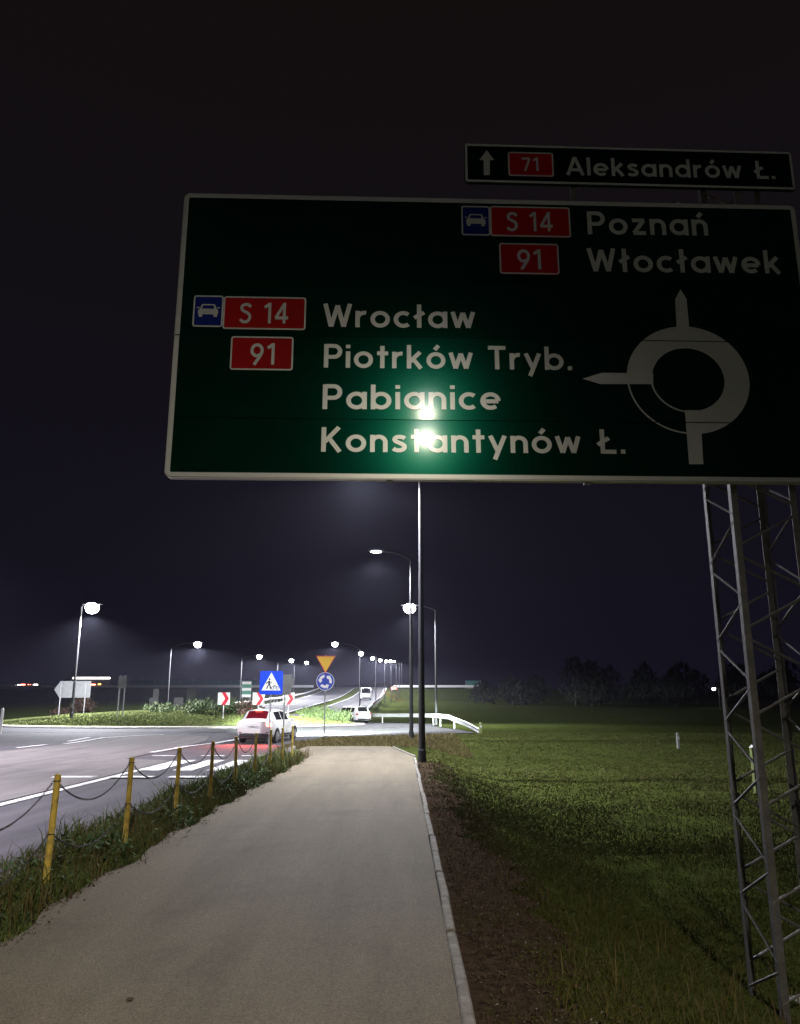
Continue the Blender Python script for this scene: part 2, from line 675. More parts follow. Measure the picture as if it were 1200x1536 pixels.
paint_quad('lane_line', -7.14, -6.94, -12, 25.2, n=60)
for xb in (-7.75, -6.75, -5.85, -4.95):
    paint_quad('crossing_bar', xb - .26, xb + .26, 21.6, 25.6)
for x0, x1 in ((-8.4, -7.4), (-7.0, -6.0), (-5.6, -4.7)):
    paint_quad('crossing_dash', x0, x1, 19.35, 19.75, off=ROAD_OFF + .02)
for x0 in (-8.6, -6.9, -5.5):
    paint_quad('crossing_dash', x0, x0 + .8, 27.7, 28.0)
struct(strip_sheet('splitter_line', np.arange(29.5, 41, .4), lambda y: np.interp(y, [29.5, 34, 41], [-9.15, -9.0, -7.6]) - .12,
                   lambda y: np.interp(y, [29.5, 34, 41], [-9.15, -9.0, -7.6]) + .12, 'road_paint', ROAD_OFF + .02, 2))
for y0 in (8, 13, 18, 23, 28, 33, 38):
    paint_quad('lane_dash', -15.9, -15.65, y0, y0 + 2.6)
struct(strip_sheet('median_line', np.arange(36, 43.4, .4), lambda y: np.interp(y, [36, 40, 43.4], [-15.1, -14.9, -12.6]) - .13,
                   lambda y: np.interp(y, [36, 40, 43.4], [-15.1, -14.9, -12.6]) + .13, 'road_paint', ROAD_OFF + .021, 2))

# roundabout kerb
def ring_kerb():
    a = np.linspace(0, 2 * math.pi, 121)
    prof = [(.30, .0), (.27, .11), (.2, .13), (-.45, .16), (-.55, .05)]
    X = np.array([[RING_C[0] + (RING_A + r) * math.cos(t) for t in a] for r, z in prof])
    Y = np.array([[RING_C[1] + (RING_B + r) * math.sin(t) for t in a] for r, z in prof])
    Z = base_z(Y) + np.array([z for r, z in prof])[:, None]
    v = np.stack([X, Y, Z], -1).reshape(-1, 3)
    i, j = np.meshgrid(np.arange(120), np.arange(len(prof) - 1))
    q0 = (j * 121 + i).ravel()
    q = np.stack([q0, q0 + 1, q0 + 122, q0 + 121], -1)
    return struct(np_mesh('island_kerb', v, q, 'concrete'))


ring_kerb()

# --- footpath
PATH_R = lambda y: float(np.interp(y, [-8, 4, 25.6, 32.3], [.33, .33, .41, -.45]))


def PATH_L(y):
    b = float(np.interp(y, [-8, 24, 25.6, 27, 32.3], [-2.85, -2.90, -3.4, -4.55, -4.6]))
    return b + (.05 * math.sin(y * 2.3) + .04 * math.sin(y * 5.1 + 1) if y < 25 else 0)


path = strip_sheet('footpath', np.concatenate([np.arange(-8, 27, .15), np.arange(27, 32.4, .3)]), PATH_L, PATH_R, 'path_asphalt', .012, 10)
# edging stones, one metre each, laid a little uneven
stone = MB().bevbox((0, 0, 0), (.072, .985, .20), .012)
stone_me = None
y = .2
k = 0
while y < 25.0:
    xm = PATH_R(y + .5) + .048
    zz = gz(xm - .1, y + .5) - .075 + random.uniform(-.012, .006)
    slope = math.atan((gz(0, y + .9) - gz(0, y + .1)) / .8)
    if stone_me is None:
        o = stone.build('kerb_stone', 'concrete', path)
        stone_me = o.data
    else:
        o = link('kerb_stone', stone_me, None, path)
    o.location = (xm + random.uniform(-.012, .012), y + .5, zz + .01)
    o.rotation_euler = (slope + random.uniform(-.006, .006), random.uniform(-.06, .06), random.uniform(-.014, .010))
    y += 1.0
    k += 1
for k in range(6):
    t = (k + .5) / 7
    x0, y0 = .43 - .87 * t, 25.7 + 6.7 * t
    o = link('kerb_stone', stone_me, None, path)
    o.location = (x0 + .05, y0, gz(x0, y0) - .06)
    o.rotation_euler = (-.02, 0, R(7.3))
# road-side kerb behind the verge
stone2 = None
for k in range(36):
    y0 = -3 + k
    if stone2 is None:
        o = MB().bevbox((0, 0, 0), (.15, .99, .26), .02).build('kerb_stone', 'concrete', path)
        stone2 = o.data
    else:
        o = link('kerb_stone', stone2, None, path)
    xk = float(np.interp(y0, [0, 27, 33], [-3.84, -3.84, -4.4]))
    o.location = (xk, y0, gz(-3.5, y0) - .12)
    o.rotation_euler = (math.atan((gz(-3, y0 + .5) - gz(-3, y0 - .5))), 0, 0)

# bare earth strip beside the kerb
def dirt_r(y):
    return 1.02 + .07 * math.sin(y * 7.1) + .05 * math.sin(y * 11.3 + 1) + .22 * math.sin(y * .9 + .5) * math.exp(-y / 30) + .1 * math.sin(y * 2.3) + max(0, 8 - y) * .07 - max(0, y - 9) * .016


strip_sheet('earth_strip', np.arange(-3, 24, .08), lambda y: PATH_R(y) + .07, dirt_r, 'dirt', .004, 8,
            lambda x, y: G(x, y) - .004)


# ------------------------------------------------------------------ grass and plants
def blades(name, P, h, w, material, lean=.5, parent=None):
    """curved blades: 5 vertices, 3 triangles each, at ground points P (n,3)"""
    n = len(P)
    a = rng.uniform(0, 2 * math.pi, n)
    d = rng.uniform(0, 2 * math.pi, n)
    ln = rng.uniform(.1, 1, n) * lean * h
    hx, hy = np.cos(a) * w / 2, np.sin(a) * w / 2
    lx, ly = np.cos(d) * ln, np.sin(d) * ln
    z0 = P[:, 2] - .02
    v = np.empty((n, 5, 3))
    v[:, 0] = np.stack([P[:, 0] - hx, P[:, 1] - hy, z0], -1)
    v[:, 1] = np.stack([P[:, 0] + hx, P[:, 1] + hy, z0], -1)
    v[:, 2] = np.stack([P[:, 0] - hx * .8 + lx * .35, P[:, 1] - hy * .8 + ly * .35, z0 + h * .6], -1)
    v[:, 3] = np.stack([P[:, 0] + hx * .8 + lx * .35, P[:, 1] + hy * .8 + ly * .35, z0 + h * .6], -1)
    v[:, 4] = np.stack([P[:, 0] + lx, P[:, 1] + ly, z0 + h * rng.uniform(.8, 1, n)], -1)
    o = np.arange(n)[:, None] * 5
    t = np.concatenate([o + [0, 1, 3], o + [0, 3, 2], o + [2, 3, 4]], 0)
    ob = np_mesh(name, v.reshape(-1, 3), t, material, parent)
    ob['kind'] = 'stuff'
    return ob


def clump(x, y, s=1.0):
    return (np.sin(x * 3.1 * s + 1.3 * np.sin(y * 2.2 * s)) * np.sin(y * 2.7 * s + 1.1 * np.sin(x * 1.9 * s)))


# verge between road and path: long uneven grass
n = 52000
px = rng.uniform(-3.98, -2.60, n)
py = 3.0 + (rng.uniform(0, 1, n) ** 1.35) * 23.5
pl = np.array([PATH_L(t) for t in np.arange(2, 34, .05)])
edge = np.interp(py, np.arange(2, 34, .05), pl)
keep = (px < edge + rng.normal(0, .045, n)) & (rng.uniform(0, 1, n) < .75 + .3 * clump(px, py))
px, py = px[keep], py[keep]
z = G(px, np.maximum(py, 0)) + np.where(px < -3.9, .1, 0)
hh = (.145 + .10 * clump(px, py, .6) + .05 * rng.normal(0, 1, len(px))).clip(.05, .42) * (1 - .65 * sm(-3.2, -2.75, px)) * (1 + .2 * sm(3, -1, py))
hh = hh * rng.choice([1, 1, 1, 1.5], len(px))
ww = .007 + .00045 * py
blades('verge_grass', np.stack([px, py, z], -1), hh, ww, 'blade', 1.25)
tag_o = None
n = 5000
px = rng.uniform(-3.9, -2.85, n)
py = 3 + rng.uniform(0, 1, n) * 23
z = G(px, py)
blades('dry_grass', np.stack([px, py, z], -1), rng.uniform(.12, .42, n), .004 + .0004 * py, 'blade_dry', .6)
# far end of the path: drier grass up to the roundabout
n = 16000
px = -5 + 8 * rng.uniform(0, 1, n) ** 1.2
py = rng.uniform(31.8, 47, n)
lim = np.interp(px, [-5, -3.3, .2, 3.5, 7], [38, 40.2, 42.6, 45.6, 47])
keep = (py < lim) & ~((px < PATH_R(40)) & (py < 32.4)) & ~((px < 0) & (py < 32.4))
px, py = px[keep], py[keep]
blades('end_grass', np.stack([px, py, G(px, py)], -1), rng.uniform(.06, .18, len(px)), .03, 'blade_dry', .8)

# field right of the path
def field_pts(n, y0, y1, x1):
    py = y0 + (y1 - y0) * rng.uniform(0, 1, n) ** 1.2
    px = .8 + (x1(py) - .8) * rng.uniform(0, 1, n)
    dr = np.interp(py, np.arange(-3, 50, .1), [dirt_r(min(t, 24)) for t in np.arange(-3, 50, .1)])
    keep = px > dr + rng.normal(-.06, .2, n)
    px, py = px[keep], py[keep]
    return px, py


px, py = field_pts(170000, 3.6, 13, lambda y: .62 * y + .6)
cl = clump(px, py, .5)
hh = (.038 + .014 * cl + .014 * rng.normal(0, 1, len(px))).clip(.015, .16)
blades('field_grass', np.stack([px, py, np.maximum(G_ground(px, py) - .02, np.where(px < 1.3, G(px, py) - .005, -9))], -1), hh, .004 + .0006 * py, 'blade_field', 1.5)
px, py = field_pts(190000, 12, 46, lambda y: .62 * y + 1)
keep = py < np.interp(px, [-5, -3.3, .2, 3.5, 7, 30], [38, 40.2, 42.6, 45.6, 47, 50])
px, py = px[keep], py[keep]
cl = clump(px, py, .35)
hh = (.045 + .016 * cl + .015 * rng.normal(0, 1, len(px))).clip(.02, .18)
blades('field_grass', np.stack([px, py, G_ground(px, py) - .02], -1), hh, .008 + .0009 * py, 'blade_field', 1.3)
# sparse dry stalks
px, py = field_pts(4000, 3.6, 26, lambda y: .6 * y + .6)
blades('dry_stalks', np.stack([px, py, G_ground(px, py) - .02], -1), rng.uniform(.08, .3, len(px)), .004 + .0004 * py, 'blade_dry', .6)


# leaf litter and dead stalks on the earth strip
def leaf_quads(name, P, s, material, flat=.5, parent=None, stuff=True):
    n = len(P)
    a = rng.uniform(0, 2 * math.pi, n)
    t1 = rng.normal(0, flat, n)
    t2 = rng.normal(0, flat, n)
    ux, uy, uz = np.cos(a) * s, np.sin(a) * s, t1 * s
    vx, vy, vz = -np.sin(a) * s * .55, np.cos(a) * s * .55, t2 * s * .55
    v = np.empty((n, 4, 3))
    U = np.stack([ux, uy, uz], -1)
    V = np.stack([vx, vy, vz], -1)
    v[:, 0] = P - U
    v[:, 1] = P + V
    v[:, 2] = P + U
    v[:, 3] = P - V
    q = np.arange(n * 4).reshape(-1, 4)
    o = np_mesh(name, v.reshape(-1, 3), q, material, parent)
    if stuff:
        o['kind'] = 'stuff'
    return o


n = 3600
py = 2.6 + 21 * rng.uniform(0, 1, n) ** 1.5
px = .44 + rng.uniform(0, 1, n) * 1.0
leaf_quads('leaf_litter', np.stack([px, py, G(px, py) + .012 + rng.uniform(0, .02, n)], -1), rng.uniform(.004, .018, n), 'litter', .4)
n2 = 16000
px2, py2 = .46 + rng.uniform(0, 1, n2) * .85, 2.6 + 21 * rng.uniform(0, 1, n2) ** 1.4
kp = clump(px2, py2, 1.1) > rng.uniform(-.2, .7, n2)
px2, py2 = px2[kp], py2[kp]
blades('earth_strip_grass', np.stack([px2, py2, G(px2, py2)], -1), rng.uniform(.015, .06, len(px2)), .004 + .0006 * py2, 'blade_field', 1.6)
px4, py4 = .46 + rng.uniform(0, 1, 9000) * .95, 2.6 + 21 * rng.uniform(0, 1, 9000) ** 1.4
kp = clump(px4 + 3, py4, .8) > rng.uniform(-.6, .6, 9000)
px4, py4 = px4[kp], py4[kp]
blades('earth_strip_straw', np.stack([px4, py4, G(px4, py4)], -1), rng.uniform(.02, .07, len(px4)), .003 + .0004 * py4, 'litter', 2.2)
n3 = 700
px3, py3 = .45 + rng.uniform(0, 1, n3) * .7, 2.8 + 16 * rng.uniform(0, 1, n3) ** 1.3
leaf_quads('pebbles', np.stack([px3, py3, G(px3, py3) + .014], -1), rng.uniform(.004, .012, n3), 'concrete', .5)
px = .50 + rng.uniform(0, 1, n) * .75
blades('dead_stalks', np.stack([px, py, G(px, py)], -1), rng.uniform(.02, .09, n), .004 + .0005 * py, 'litter', 1.4)
n = 2600
py = 3 + 22 * rng.uniform(0, 1, n) ** 1.4
px = np.interp(py, np.arange(2, 34, .05), pl) + rng.normal(.0, .07, n) + .02
leaf_quads('edge_litter', np.stack([px, py, G(px, py) + .018 + rng.uniform(0, .012, n)], -1), rng.uniform(.004, .018, n), 'litter', .35)
# broad-leaved weeds in the verge
cs = [(random.uniform(-3.7, -2.9), random.uniform(4, 18)) for _ in range(70)]
P = []
S = []
for cx, cy in cs:
    m_ = random.randint(14, 34)
    rr = random.uniform(.06, .17)
    for _ in range(m_):
        P.append((cx + random.gauss(0, rr), cy + random.gauss(0, rr), gz(cx, cy) + random.uniform(.04, .26)))
        S.append(random.uniform(.018, .045))
leaf_quads('verge_weeds', np.array(P), np.array(S), 'weed', .45)

# island grass
n = 42000
rr = np.sqrt(rng.uniform(0, 1, n)) * .96
aa = rng.uniform(math.pi, 2 * math.pi, n)
px, py = RING_C[0] + RING_A * rr * np.cos(aa), RING_C[1] + RING_B * rr * np.sin(aa)
blades('island_grass', np.stack([px, py, G(px, py)], -1), (.10 + .05 * clump(px, py, .4)).clip(.04, .25), .06, 'blade_island', 1.0)


def shrub(label, x, y, rx, ry, h, nleaf, material, s, group=None, cat='shrub'):
    t = thing('shrub', label, cat, (x, y, gz(x, y)), 0, group)
    # several stems leaning outwards, leaves gathered in clumps round their ends
    st = MB()
    P, S = [], []
    ns = 9
    for k in range(ns):
        a = random.uniform(0, 6.28)
        q = random.uniform(.2, .95)
        tip = Vector((math.cos(a) * rx * q, math.sin(a) * ry * q, h * random.uniform(.5, .92) * (1.1 - .4 * q)))
        st.tube([(math.cos(a) * .06, math.sin(a) * .06, -.05), tip * .5 + Vector((0, 0, .1 * h)), tip], [.03, .02, .008], 5)
        for _ in range(nleaf // ns):
            u = random.random() ** .5
            p = tip * u + Vector((random.gauss(0, rx * .22), random.gauss(0, ry * .22), random.gauss(0, h * .13)))
            if p.z > .02:
                P.append(p)
                S.append(random.uniform(.5, 1.2) * s)
    st.build('stem', 'bark', t)
    o = leaf_quads('foliage', np.array([tuple(p) for p in P]), np.array(S), material, .8, t, False)
    return t


GS = 'shrubs on the roundabout island'
shrub('broad green shrub left of the leftmost chevron board', -15.0, 57.6, 1.7, 1.0, 1.15, 2600, 'shrub_leaf', .075, GS)
shrub('rounded olive shrub behind the leftmost chevron board', -12.6, 58.2, 1.5, 1.0, 1.2, 2400, 'shrub_leaf', .075, GS)
shrub('low green shrub at the left end of the island bushes', -17.6, 58.4, 1.3, .9, .75, 1600, 'shrub_leaf', .07, GS)
shrub('brownish shrub between the left and middle chevron boards', -11.2, 57.5, 1.3, .9, 1.2, 2000, 'shrub_brown', .075, GS)
shrub('green shrub right of the white hatchback under the blue round sign', -6.6, 60.6, 1.7, .9, .95, 2200, 'shrub_leaf', .07, GS)
shrub('smaller green shrub beside the white station wagon', -4.5, 60.8, 1.1, .8, .85, 1500, 'shrub_leaf', .07, GS)
shrub('reddish brown bush behind the blank arrow sign', -27.6, 69, 1.0, .9, 2.3, 1800, 'shrub_brown', .09)
shrub('lower brown bush under the blank arrow sign posts', -29.6, 69, 1.1, .9, 1.5, 1400, 'shrub_brown', .09)


# far dark wood on the right: reads as one black mass
P, S = [], []
wv = MB()
for k in range(46):
    x = 20 + k * 3.6 + random.uniform(-2, 2)
    y = 165 + random.uniform(-14, 22)
    if k > 30:
        y += 15
    hh = random.uniform(6.0, 9.5) if k > 3 else random.uniform(4, 6)
    g0 = gz(x, y)
    wv.tube([(x, y, g0 - .2), (x + .2, y, g0 + hh * .6)], [.2, .08], 5)
    for _ in range(420):
        u = random.random()
        rad = 3.6 * math.sin(math.pi * min(1, .12 + .88 * u)) ** .6 * random.random() ** .4
        a = random.uniform(0, 6.28)
        P.append((x + rad * math.cos(a), y + rad * math.sin(a), g0 + hh * (.12 + .9 * u) + random.gauss(0, .25)))
        S.append(random.uniform(.22, .55))
wood = leaf_quads('far_wood', np.array(P), np.array(S), 'wood_leaf', .9)
wt = wv.build('trunks', 'bark', wood)
wt['kind'] = 'stuff'

# ================================================================== SIGN BOARD
SIGN_D = 5.5
SIGN_YAW = R(1.9)
su = Vector((math.cos(SIGN_YAW), math.sin(SIGN_YAW), 0))
sn = Vector((math.sin(SIGN_YAW), -math.cos(SIGN_YAW), 0))      # towards the viewer
s0 = Vector((0, SIGN_D, 0))


def suv(px, py):
    d = ray(px, py)
    o = Vector((0, 0, CAM_H))
    t = (s0 - o).dot(sn) / d.dot(sn)
    p = o + d * t
    return (p - s0).dot(su), p.z


UL = (suv(277, 292)[0] + suv(248, 716)[0]) / 2
VT = (suv(277, 291)[1] + suv(1187, 309)[1]) / 2
VB = (suv(248, 717)[1] + suv(1190, 722)[1]) / 2
UR = suv(1189, 311)[0] + .01
SEAMS = [suv(640, 420)[1], suv(640, 507)[1], suv(640, 630)[1]]
V1, V2, V3 = SEAMS
TILT = math.tan(R(.64))


def bow(v):
    """pressed panels do not lie quite in one plane: the two lowest meet in a faint crease"""
    if v < V2:
        return abs(v - V3) * TILT
    return .002


SROOT = Vector((s0 + su * ((UL + UR) / 2))) + Vector((0, 0, VB))


def s3(u, v, d=0.0, flat=False):
    p = s0 + su * u + Vector((0, 0, v)) + sn * (d + (0 if flat else bow(v)))
    return p - SROOT


sign = thing('direction_sign', 'large dark green roundabout direction board with white place names and red route numbers', 'road sign', SROOT)


def rrect(u0, u1, v0, v1, r, n=6):
    pts = []
    for cx, cy, a0 in ((u1 - r, v1 - r, 0), (u0 + r, v1 - r, 90), (u0 + r, v0 + r, 180), (u1 - r, v0 + r, 270)):
        for k in range(n + 1):
            a = R(a0 + 90 * k / n)
            pts.append((cx + r * math.cos(a), cy + r * math.sin(a)))
    return pts


# four pressed panels, rounded at the outer corners only
RC = .045
bounds = [VB, V3, V2, V1, VT]
GAP = .0025
for i in range(4):
    a, b = bounds[i] + GAP, bounds[i + 1] - GAP
    poly = []
    full = rrect(UL, UR, VB, VT, RC)
    if i == 0:
        poly = [p for p in full if p[1] < VB + RC + 1e-6]
        poly = [(UL, b)] + sorted([p for p in poly if p[0] < (UL + UR) / 2], key=lambda p: -p[1]) + \
            sorted([p for p in poly if p[0] > (UL + UR) / 2], key=lambda p: p[1]) + [(UR, b)]
    elif i == 3:
        poly = [p for p in full if p[1] > VT - RC - 1e-6]
        poly = [(UR, a)] + sorted([p for p in poly if p[0] > (UL + UR) / 2], key=lambda p: p[1]) + \
            sorted([p for p in poly if p[0] < (UL + UR) / 2], key=lambda p: -p[1]) + [(UL, a)]
    else:
        poly = [(UL, a), (UR, a), (UR, b), (UL, b)]
    MB().prism(poly, lambda u, v, d: s3(u, v, d), 0.0, -.02).build('panel', 'sign_green', sign)
    # folded lip at the seam
    if i:
        MB().prism([(UL + .01, a - .004), (UR - .01, a - .004), (UR - .01, a - .001), (UL + .01, a - .001)],
                   lambda u, v, d: s3(u, v, d), -.012, -.03).build('panel_lip', 'alu', sign)
# side return of the tray
m_ = MB()
outer = rrect(UL - .004, UR + .004, VB - .004, VT + .004, RC + .004)
inner = rrect(UL, UR, VB, VT, RC)
N_ = len(outer)
vs = [s3(u, v, .004, True) for u, v in outer] + [s3(u, v, -.06, True) for u, v in outer] + [s3(u, v, -.06, True) for u, v in inner] + \
     [s3(u, v, .004, True) for u, v in inner]
fs = []
for i in range(N_):
    j = (i + 1) % N_
    for k in range(4):
        fs.append((k * N_ + i, k * N_ + j, ((k + 1) % 4) * N_ + j, ((k + 1) % 4) * N_ + i))
m_.add(vs, fs)
m_.build('edge_frame', 'alu', sign)


def ring_strip(mb, outer, inner, d, mp):
    n = len(outer)
    vs = [mp(u, v, d) for u, v in outer] + [mp(u, v, d) for u, v in inner]
    mb.add(vs, [(i, (i + 1) % n, n + (i + 1) % n, n + i) for i in range(n)])


def dens(poly, step=.05):
    """more points along the straight runs so the strip follows the panels"""
    out = []
    n = len(poly)
    for i in range(n):
        a, b = poly[i], poly[(i + 1) % n]
        L = math.hypot(b[0] - a[0], b[1] - a[1])
        k = max(1, int(L / step))
        out += [(a[0] + (b[0] - a[0]) * t / k, a[1] + (b[1] - a[1]) * t / k) for t in range(k)]
    return out


def frame_strip(name, u0, u1, v0, v1, r, w, d, material, parent, mp):
    # match point counts by building both from the same parameters
    o = rrect(u0, u1, v0, v1, r)
    i_ = rrect(u0 + w, u1 - w, v0 + w, v1 - w, max(r - w, .002))
    n = len(o)
    O, I = [], []
    for k in range(n):
        a, b = o[k], o[(k + 1) % n]
        a2, b2 = i_[k], i_[(k + 1) % n]
        L = math.hypot(b[0] - a[0], b[1] - a[1])
        c = max(1, int(L / .04))
        for t in range(c):
            O.append((a[0] + (b[0] - a[0]) * t / c, a[1] + (b[1] - a[1]) * t / c))
            I.append((a2[0] + (b2[0] - a2[0]) * t / c, a2[1] + (b2[1] - a2[1]) * t / c))
    mb = MB()
    ring_strip(mb, O, I, d, mp)
    return mb.build(name, material, parent)


frame_strip('white_border', UL + .002, UR - .002, VB + .002, VT - .002, RC, .034, .0035, 'film_white', sign, s3)


# --- lettering: a stroke alphabet in the manner of the road sign face
def arc(cx, cy, rx, ry, a0, a1, n=14):
    return [(cx + rx * math.cos(R(a0 + (a1 - a0) * k / n)), cy + ry * math.sin(R(a0 + (a1 - a0) * k / n))) for k in range(n + 1)]


CIRC = arc(.35, .35, .275, .275, 0, 360, 24)
ACUTE = [(.30, .80), (.45, .99)]
GL = {
    'a': (.70, [CIRC, [(.625, 0), (.625, .70)]]),
    'b': (.70, [CIRC, [(.075, 0), (.075, 1.0)]]),
    'c': (.60, [arc(.35, .35, .275, .275, 48, 312, 20)]),
    'd': (.70, [CIRC, [(.625, 0), (.625, 1.0)]]),
    'e': (.70, [[(.10, .34), (.62, .34)], arc(.35, .35, .275, .275, 0, 312, 22)]),
    'i': (.15, [[(.075, 0), (.075, .70)], [(.075, .83), (.075, .98)]]),
    'k': (.58, [[(.075, 0), (.075, 1.0)], [(.10, .27), (.49, .70)], [(.22, .42), (.52, 0)]]),
    'l': (.15, [[(.075, 0), (.075, 1.0)]]),
    'ł': (.36, [[(.18, 0), (.18, 1.0)], [(.0, .42), (.36, .66)]]),
    'n': (.60, [[(.075, 0), (.075, .70)], [(.075, .36)] + arc(.30, .40, .225, .225, 180, 0, 14) + [(.525, 0)]]),
    'o': (.70, [CIRC]),
    'r': (.40, [[(.075, 0), (.075, .70)], arc(.33, .37, .255, .255, 178, 78, 9)]),
    's': (.52, [[(.46, .56), (.40, .605), (.30, .628), (.19, .62), (.12, .575), (.10, .51), (.14, .44), (.25, .385), (.36, .335),
                 (.435, .27), (.445, .19), (.40, .115), (.30, .078), (.19, .078), (.11, .105), (.05, .15)]]),
    't': (.42, [[(.20, 0), (.20, .95)], [(.0, .63), (.42, .63)]]),
    'w': (.86, [[(.05, .70), (.235, .02)], [(.235, .02), (.43, .66)], [(.43, .66), (.625, .02)], [(.625, .02), (.81, .70)]]),
    'y': (.62, [[(.055, .70), (.31, .06)], [(.565, .70), (.20, -.27)]]),
    'z': (.56, [[(.04, .63), (.50, .63)], [(.47, .63), (.09, .075)], [(.06, .075), (.54, .075)]]),
    'A': (.82, [[(.055, 0), (.41, 1.0)], [(.41, 1.0), (.765, 0)], [(.17, .30), (.65, .30)]]),
    'P': (.66, [[(.075, 0), (.075, 1.0)], [(.10, .925), (.36, .925)] + arc(.36, .69, .225, .235, 90, -90, 14) + [(.10, .455)]]),
    'T': (.66, [[(0, .925), (.66, .925)], [(.33, 0), (.33, .90)]]),
    'W': (1.02, [[(.06, 1.0), (.28, .02)], [(.28, .02), (.51, .93)], [(.51, .93), (.74, .02)], [(.74, .02), (.96, 1.0)]]),
    'K': (.70, [[(.075, 0), (.075, 1.0)], [(.11, .40), (.60, 1.0)], [(.26, .55), (.64, 0)]]),
    'Ł': (.68, [[(.20, 0), (.20, 1.0)], [(.22, .075), (.68, .075)], [(.02, .36), (.44, .64)]]),
    'S': (.62, [[(.55, .80), (.49, .875), (.40, .92), (.29, .925), (.18, .895), (.11, .83), (.095, .745), (.13, .66), (.22, .595),
                 (.34, .54), (.45, .475), (.515, .395), (.525, .285), (.485, .175), (.40, .10), (.29, .075), (.18, .09), (.10, .14),
                 (.045, .21)]]),
    '1': (.38, [[(.03, .77), (.29, .955)], [(.29, 0), (.29, 1.0)]]),
    '4': (.70, [[(.50, 0), (.50, 1.0)], [(.50, .95), (.07, .27)], [(.04, .27), (.70, .27)]]),
    '7': (.58, [[(.0, .925), (.56, .925)], [(.53, .93), (.20, 0)]]),
    '9': (.64, [arc(.32, .67, .245, .255, 0, 360, 22), [(.565, .67), (.55, .56), (.50, .45), (.20, 0)]]),
    '.': (.17, [[(.085, 0), (.085, .17)]]),
    ' ': (.30, []),
}
GL['ó'] = (.70, [CIRC, ACUTE])
GL['ń'] = (.60, GL['n'][1] + [[(.25, .80), (.40, .99)]])


def stroke_quads(pts, hw, closed=False):
    """left/right offset points with mitred joints"""
    n = len(pts)
    Lp, Rp = [], []
    for i in range(n):
        if closed:
            a, b, c = pts[(i - 1) % (n - 1)], pts[i % (n - 1)], pts[(i + 1) % (n - 1)]
        else:
            a, b, c = pts[max(i - 1, 0)], pts[i], pts[min(i + 1, n - 1)]
        d1 = Vector((b[0] - a[0], b[1] - a[1]))
        d2 = Vector((c[0] - b[0], c[1] - b[1]))
        if d1.length < 1e-9:
            d1 = d2
        if d2.length < 1e-9:
            d2 = d1
        d1.normalize()
        d2.normalize()
        t = d1 + d2
        t = t.normalized() if t.length > 1e-6 else d1
        nrm = Vector((-t.y, t.x))
        m_ = min(2.0, 1 / max(.3, nrm.dot(Vector((-d1.y, d1.x)))))
        Lp.append((b[0] + nrm.x * hw * m_, b[1] + nrm.y * hw * m_))
        Rp.append((b[0] - nrm.x * hw * m_, b[1] - nrm.y * hw * m_))
    return Lp, Rp


def text_mesh(text, u0, u1, v0, v1, dv, cap, mp, d, hw=.082, gap=.15):
    """text from u0 to u1; baseline runs from v0 (left) to v1 (right); cap height cap"""
    tot = 0
    for i, ch in enumerate(text):
        tot += GL[ch][0] + (gap if i < len(text) - 1 else 0)
    sx = (u1 - u0) / tot
    mb = MB()
    x = 0
    layer = 0
    for ch in text:
        w, strokes = GL[ch]
        for st in strokes:
            closed = len(st) > 4 and abs(st[0][0] - st[-1][0]) < 1e-6 and abs(st[0][1] - st[-1][1]) < 1e-6
            # dense straight strokes so that lettering follows the panel bow
            if len(st) == 2:
                st = [(st[0][0] + (st[1][0] - st[0][0]) * t / 4, st[0][1] + (st[1][1] - st[0][1]) * t / 4) for t in range(5)]
            Lp, Rp = stroke_quads(st, hw, closed)
            layer = (layer + 1) % 5
            dd = d + layer * .00025
            vs = []
            for (a, b) in zip(Lp, Rp):
                for q in (a, b):
                    u = u0 + (x + q[0]) * sx
                    f = (x + q[0]) / tot
                    vs.append(mp(u, v0 + (v1 - v0) * f + q[1] * cap, dd))
            fs = [(2 * i, 2 * i + 1, 2 * i + 3, 2 * i + 2) for i in range(len(Lp) - 1)]
            mb.add(vs, fs)
        x += w + gap
    return mb


LINES = [
    ('Poznań', 882, 1062, 352, 354, 318),
    ('Włocławek', 882, 1171, 408, 411, 373),
    ('Wrocław', 485, 712, 491, 493, 456),
    ('Piotrków Tryb.', 486, 858, 552, 556, 517),
    ('Pabianice', 484, 751, 614, 615, 577),
    ('Konstantynów Ł.', 482, 938, 678, 681, 641),
]
def write(text, x0, x1, yb0, yb1, yt, mp, d, parent, name='lettering', hw=.082, gap=.15):
    """one mesh for each word, spaced as the whole line"""
    tot = sum(GL[c][0] for c in text) + gap * (len(text) - 1)
    pos = 0.0
    cap = suv(x0, yt)[1] - suv(x0, yb0)[1]
    u0, v0 = suv(x0, yb0)
    u1, v1 = suv(x1, yb1)
    for w in text.split(' '):
        wl_ = sum(GL[c][0] for c in w) + gap * (len(w) - 1)
        f0, f1 = pos / tot, (pos + wl_) / tot
        o = text_mesh(w, u0 + (u1 - u0) * f0, u0 + (u1 - u0) * f1, v0 + (v1 - v0) * f0, v0 + (v1 - v0) * f1, 0, cap, mp, d, hw, gap).build(
            name, 'film_white', parent)
        if name == 'lettering':
            o['label'] = 'white lettering ' + w
        pos += wl_ + gap + GL[' '][0] + gap


for txt, x0, x1, yb0, yb1, yt in LINES:
    write(txt, x0, x1, yb0, yb1, yt, s3, .0045, sign)


def flat_rect(u0, u1, v0, v1, d, mp):
    mb = MB()
    n = 8
    for k in range(n):
        a, b = v0 + (v1 - v0) * k / n, v0 + (v1 - v0) * (k + 1) / n
        mb.add([mp(u0, a, d), mp(u1, a, d), mp(u1, b, d), mp(u0, b, d)], [(0, 1, 2, 3)])
    return mb


